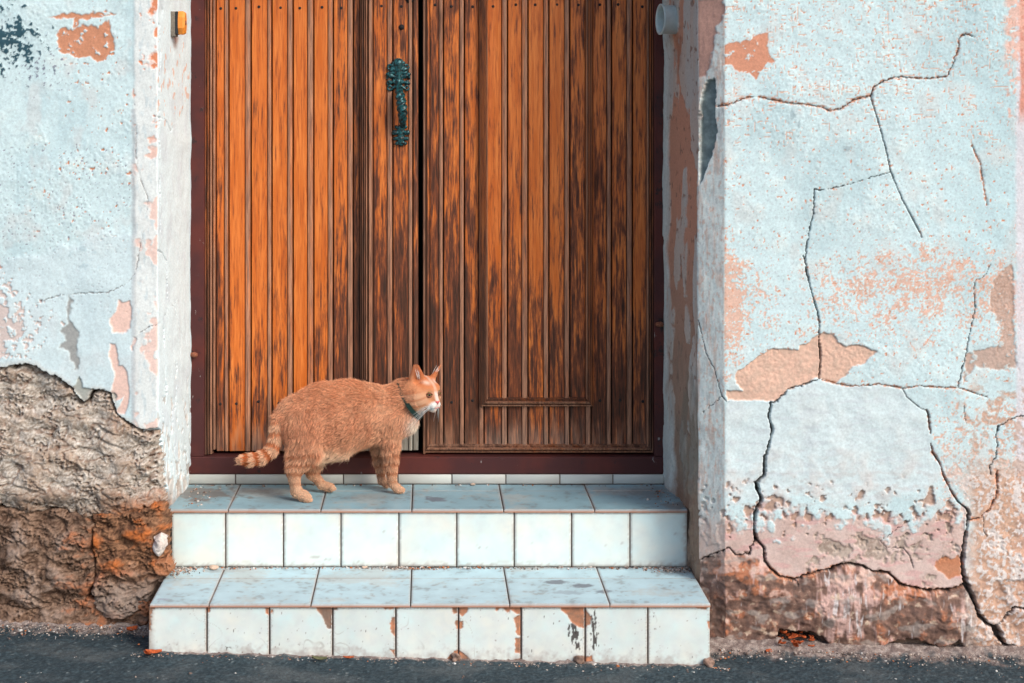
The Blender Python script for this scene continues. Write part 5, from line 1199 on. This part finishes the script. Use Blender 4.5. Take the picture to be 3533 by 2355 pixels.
hv_ = bpy.data.hair_curves.new('fur'); hv_.add_curves([K]*NH)
hv_.attributes['position'].data.foreach_set('vector', pts_h.reshape(-1, 3).ravel()) if 'position' in hv_.attributes else None
ra_ = hv_.attributes.get('radius') or hv_.attributes.new('radius', 'FLOAT', 'POINT')
rad = np.tile(np.array([1, .9, .6, .12], np.float32)*.00026, NH); ra_.data.foreach_set('value', rad)
ca = hv_.attributes.new('fur', 'FLOAT_COLOR', 'POINT')
tone = (1+RNG.normal(0, .10, NH))[:, None]*(1+.10*kx*amp-.25*rl**1.5+ctone*.09)[:, None]  # hairs in the creases between locks darkened, shade put into the colour
hcol = np.clip(hc*tone, 0, 1); cc4 = np.ones((NH, K, 4), np.float32)
for i in range(K): cc4[:, i, :3] = np.clip(hcol*np.where(hh_ > .4, .92+.2*i/(K-1), .66+.60*i/(K-1))[:, None], 0, 1)  # darker towards the root, painting in the shade between locks
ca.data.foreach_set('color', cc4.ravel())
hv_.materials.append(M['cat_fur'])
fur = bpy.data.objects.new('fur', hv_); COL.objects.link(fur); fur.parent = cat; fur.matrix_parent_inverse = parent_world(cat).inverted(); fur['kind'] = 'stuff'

# eyes with iris and pupil, lids, nose, mouth
def uv_ball(c_, R, fwd, n=20):
    fwd = Vector(fwd).normalized(); q = Vector((0, 0, 1)).rotation_difference(fwd); v = []; f = []
    for i in range(n+1):
        th = math.pi*i/n
        for k in range(n):
            ph = 2*math.pi*k/n; v.append(Vector(c_)+q @ Vector((R*math.sin(th)*math.cos(ph), R*math.sin(th)*math.sin(ph), R*math.cos(th))))
    for i in range(n):
        for k in range(n): f.append((i*n+k, i*n+(k+1) % n, (i+1)*n+(k+1) % n, (i+1)*n+k))
    return v, f
for sb in (1, -1):
    fwd = HP(60, sb*34, 2)-HP(0, 0, 2); e0 = HP(30.0, sb*14.0, 1)
    v, f = uv_ball(e0, r(7.2), fwd); me = bpy.data.meshes.new('eye'); me.from_pydata([tuple(p) for p in v], [], f)
    me.materials.append(M['eye_iris']); me.materials.append(M['eye_pupil'])
    fw = Vector(fwd).normalized(); up = Vector((0, 0, 1)); sd_ = fw.cross(up)
    for pl in me.polygons:
        dct = (Vector(pl.center)-Vector(e0)); 
        if dct.dot(fw) > 0 and math.hypot(dct.dot(sd_)/r(2.4), dct.dot(up)/r(4.6)) < 1: pl.material_index = 1
        elif dct.length > 0 and dct.dot(fw)/dct.length < .52: pl.material_index = 1
    link('eye', me, None, cat)
    # lids: dark rim round the opening
    rim = []
    for k in range(17):
        th = 2*math.pi*k/16; w_ = 7.0*math.cos(th); h_ = (3.7 if math.sin(th) > 0 else 4.4)*math.sin(th)+.22*w_*-1*sb*0
        rim.append(Vector(e0)+fw*r(math.sqrt(max(1, 7.9**2-w_*w_-h_*h_)))+sd_*r(w_)+up*r(h_))
    v, f = tube(rim, r(1.7), 6, False); pyd('eyelid', v, f, M['lid'], cat, True)
nf_ = Field3(HP(46, 0, -22)-.012, HP(46, 0, -22)+.012, .0008)
nf_.prim(HP(42.5, -3.6, -14.5), HP(42.5, 3.6, -14.5), r(2.5), r(2.5), r(1.5)); nf_.prim(HP(43, 0, -16), HP(42.5, 0, -20), r(3), r(1.4), r(2))
Vn, Fn = nf_.mesh(); link('nose', mesh_np('nose', Vn, Fn), M['cat_nose'], cat)
mo = []
for sb, n_ in ((1, 4), (-1, 4)):
    pts_m = [HP(43.5-.25*i*i*.9, sb*i*2.6, -27.5-.55*i+.12*i*i) for i in range(n_)]
    v, f = tube([tuple(p) for p in pts_m], [r(.7)]*(n_-1)+[r(.3)], 6); mb_ = pyd('mouth_line', v, f, M['cat_nose'], cat, True)
# whiskers
for sb in (1, -1):
    for i in range(7):
        s0 = HP(36+RNG.uniform(-2, 2), sb*(10+RNG.uniform(-2, 2)), -20-2*(i % 3)); dv = HP(36-18-4*i*.6, sb*(34+RNG.uniform(-6, 8)), -26-5.5*i+RNG.uniform(-4, 4))-HP(36, sb*10, -20); dv = dv*RNG.uniform(1.0, 1.5)
        pts_w = [s0+dv*t_+np.array([0, 0, -.010*t_*t_]) for t_ in np.linspace(0, 1, 6)]
        v, f = tube([tuple(p) for p in pts_w], [.0006, .00055, .0005, .0004, .0003, .00015], 5); pyd('whisker', v, f, M['whisker'], cat, True)
    for i in range(12):                                                                        # ear tufts
        s0 = HP(8+RNG.uniform(-3, 3), sb*(18+RNG.uniform(0, 8)), 28+RNG.uniform(0, 8)); dv = HP(14+RNG.uniform(-3, 3), sb*(26+RNG.uniform(0, 8)), 48+RNG.uniform(-6, 6))-HP(8, sb*20, 30)
        v, f = tube([tuple(s0), tuple(s0+dv*.5+np.array([0, -.001, 0])), tuple(s0+dv)], [.0005, .0004, .0001], 4); pyd('ear_tuft', v, f, M['whisker'], cat, True)
# collar: a band round the neck
cc0 = Q(938, 917, .190); axn = (np.array(HP(0, 0, 0))-Q(905, 945, .194)); axn = Vector(axn).normalized()
from mathutils.bvhtree import BVHTree
bvh = BVHTree.FromPolygons([tuple(p) for p in V], [tuple(int(i) for i in f_) for f_ in Fc])
ea = axn.cross(Vector((0, 1, 0))).normalized(); eb = axn.cross(ea); NB = 56; rows = []
for k in range(NB):
    th = 2*math.pi*k/NB; d = ea*math.cos(th)+eb*math.sin(th); hit = None
    h_ = bvh.ray_cast(Vector(cc0), d); rr_ = (h_[3] if h_[3] is not None else .045); rows.append(min(rr_, .060))
rows = np.array(rows)
for _ in range(4): rows = (np.roll(rows, 1)+rows*2+np.roll(rows, -1))/4
v = []
for k in range(NB):
    th = 2*math.pi*k/NB; d = ea*math.cos(th)+eb*math.sin(th)
    for w_, o_ in ((-.0055, -.003), (-.0055, .0050), (.0055, .0050), (.0055, -.003)): v.append(Vector(cc0)+axn*w_+d*(rows[k]+o_+(.0035 if d.z < -.1 else -.0045)))
f = [(k*4+i, k*4+(i+1) % 4, ((k+1) % NB)*4+(i+1) % 4, ((k+1) % NB)*4+i) for k in range(NB) for i in range(4)]
pyd('collar', v, f, M['collar'], cat)
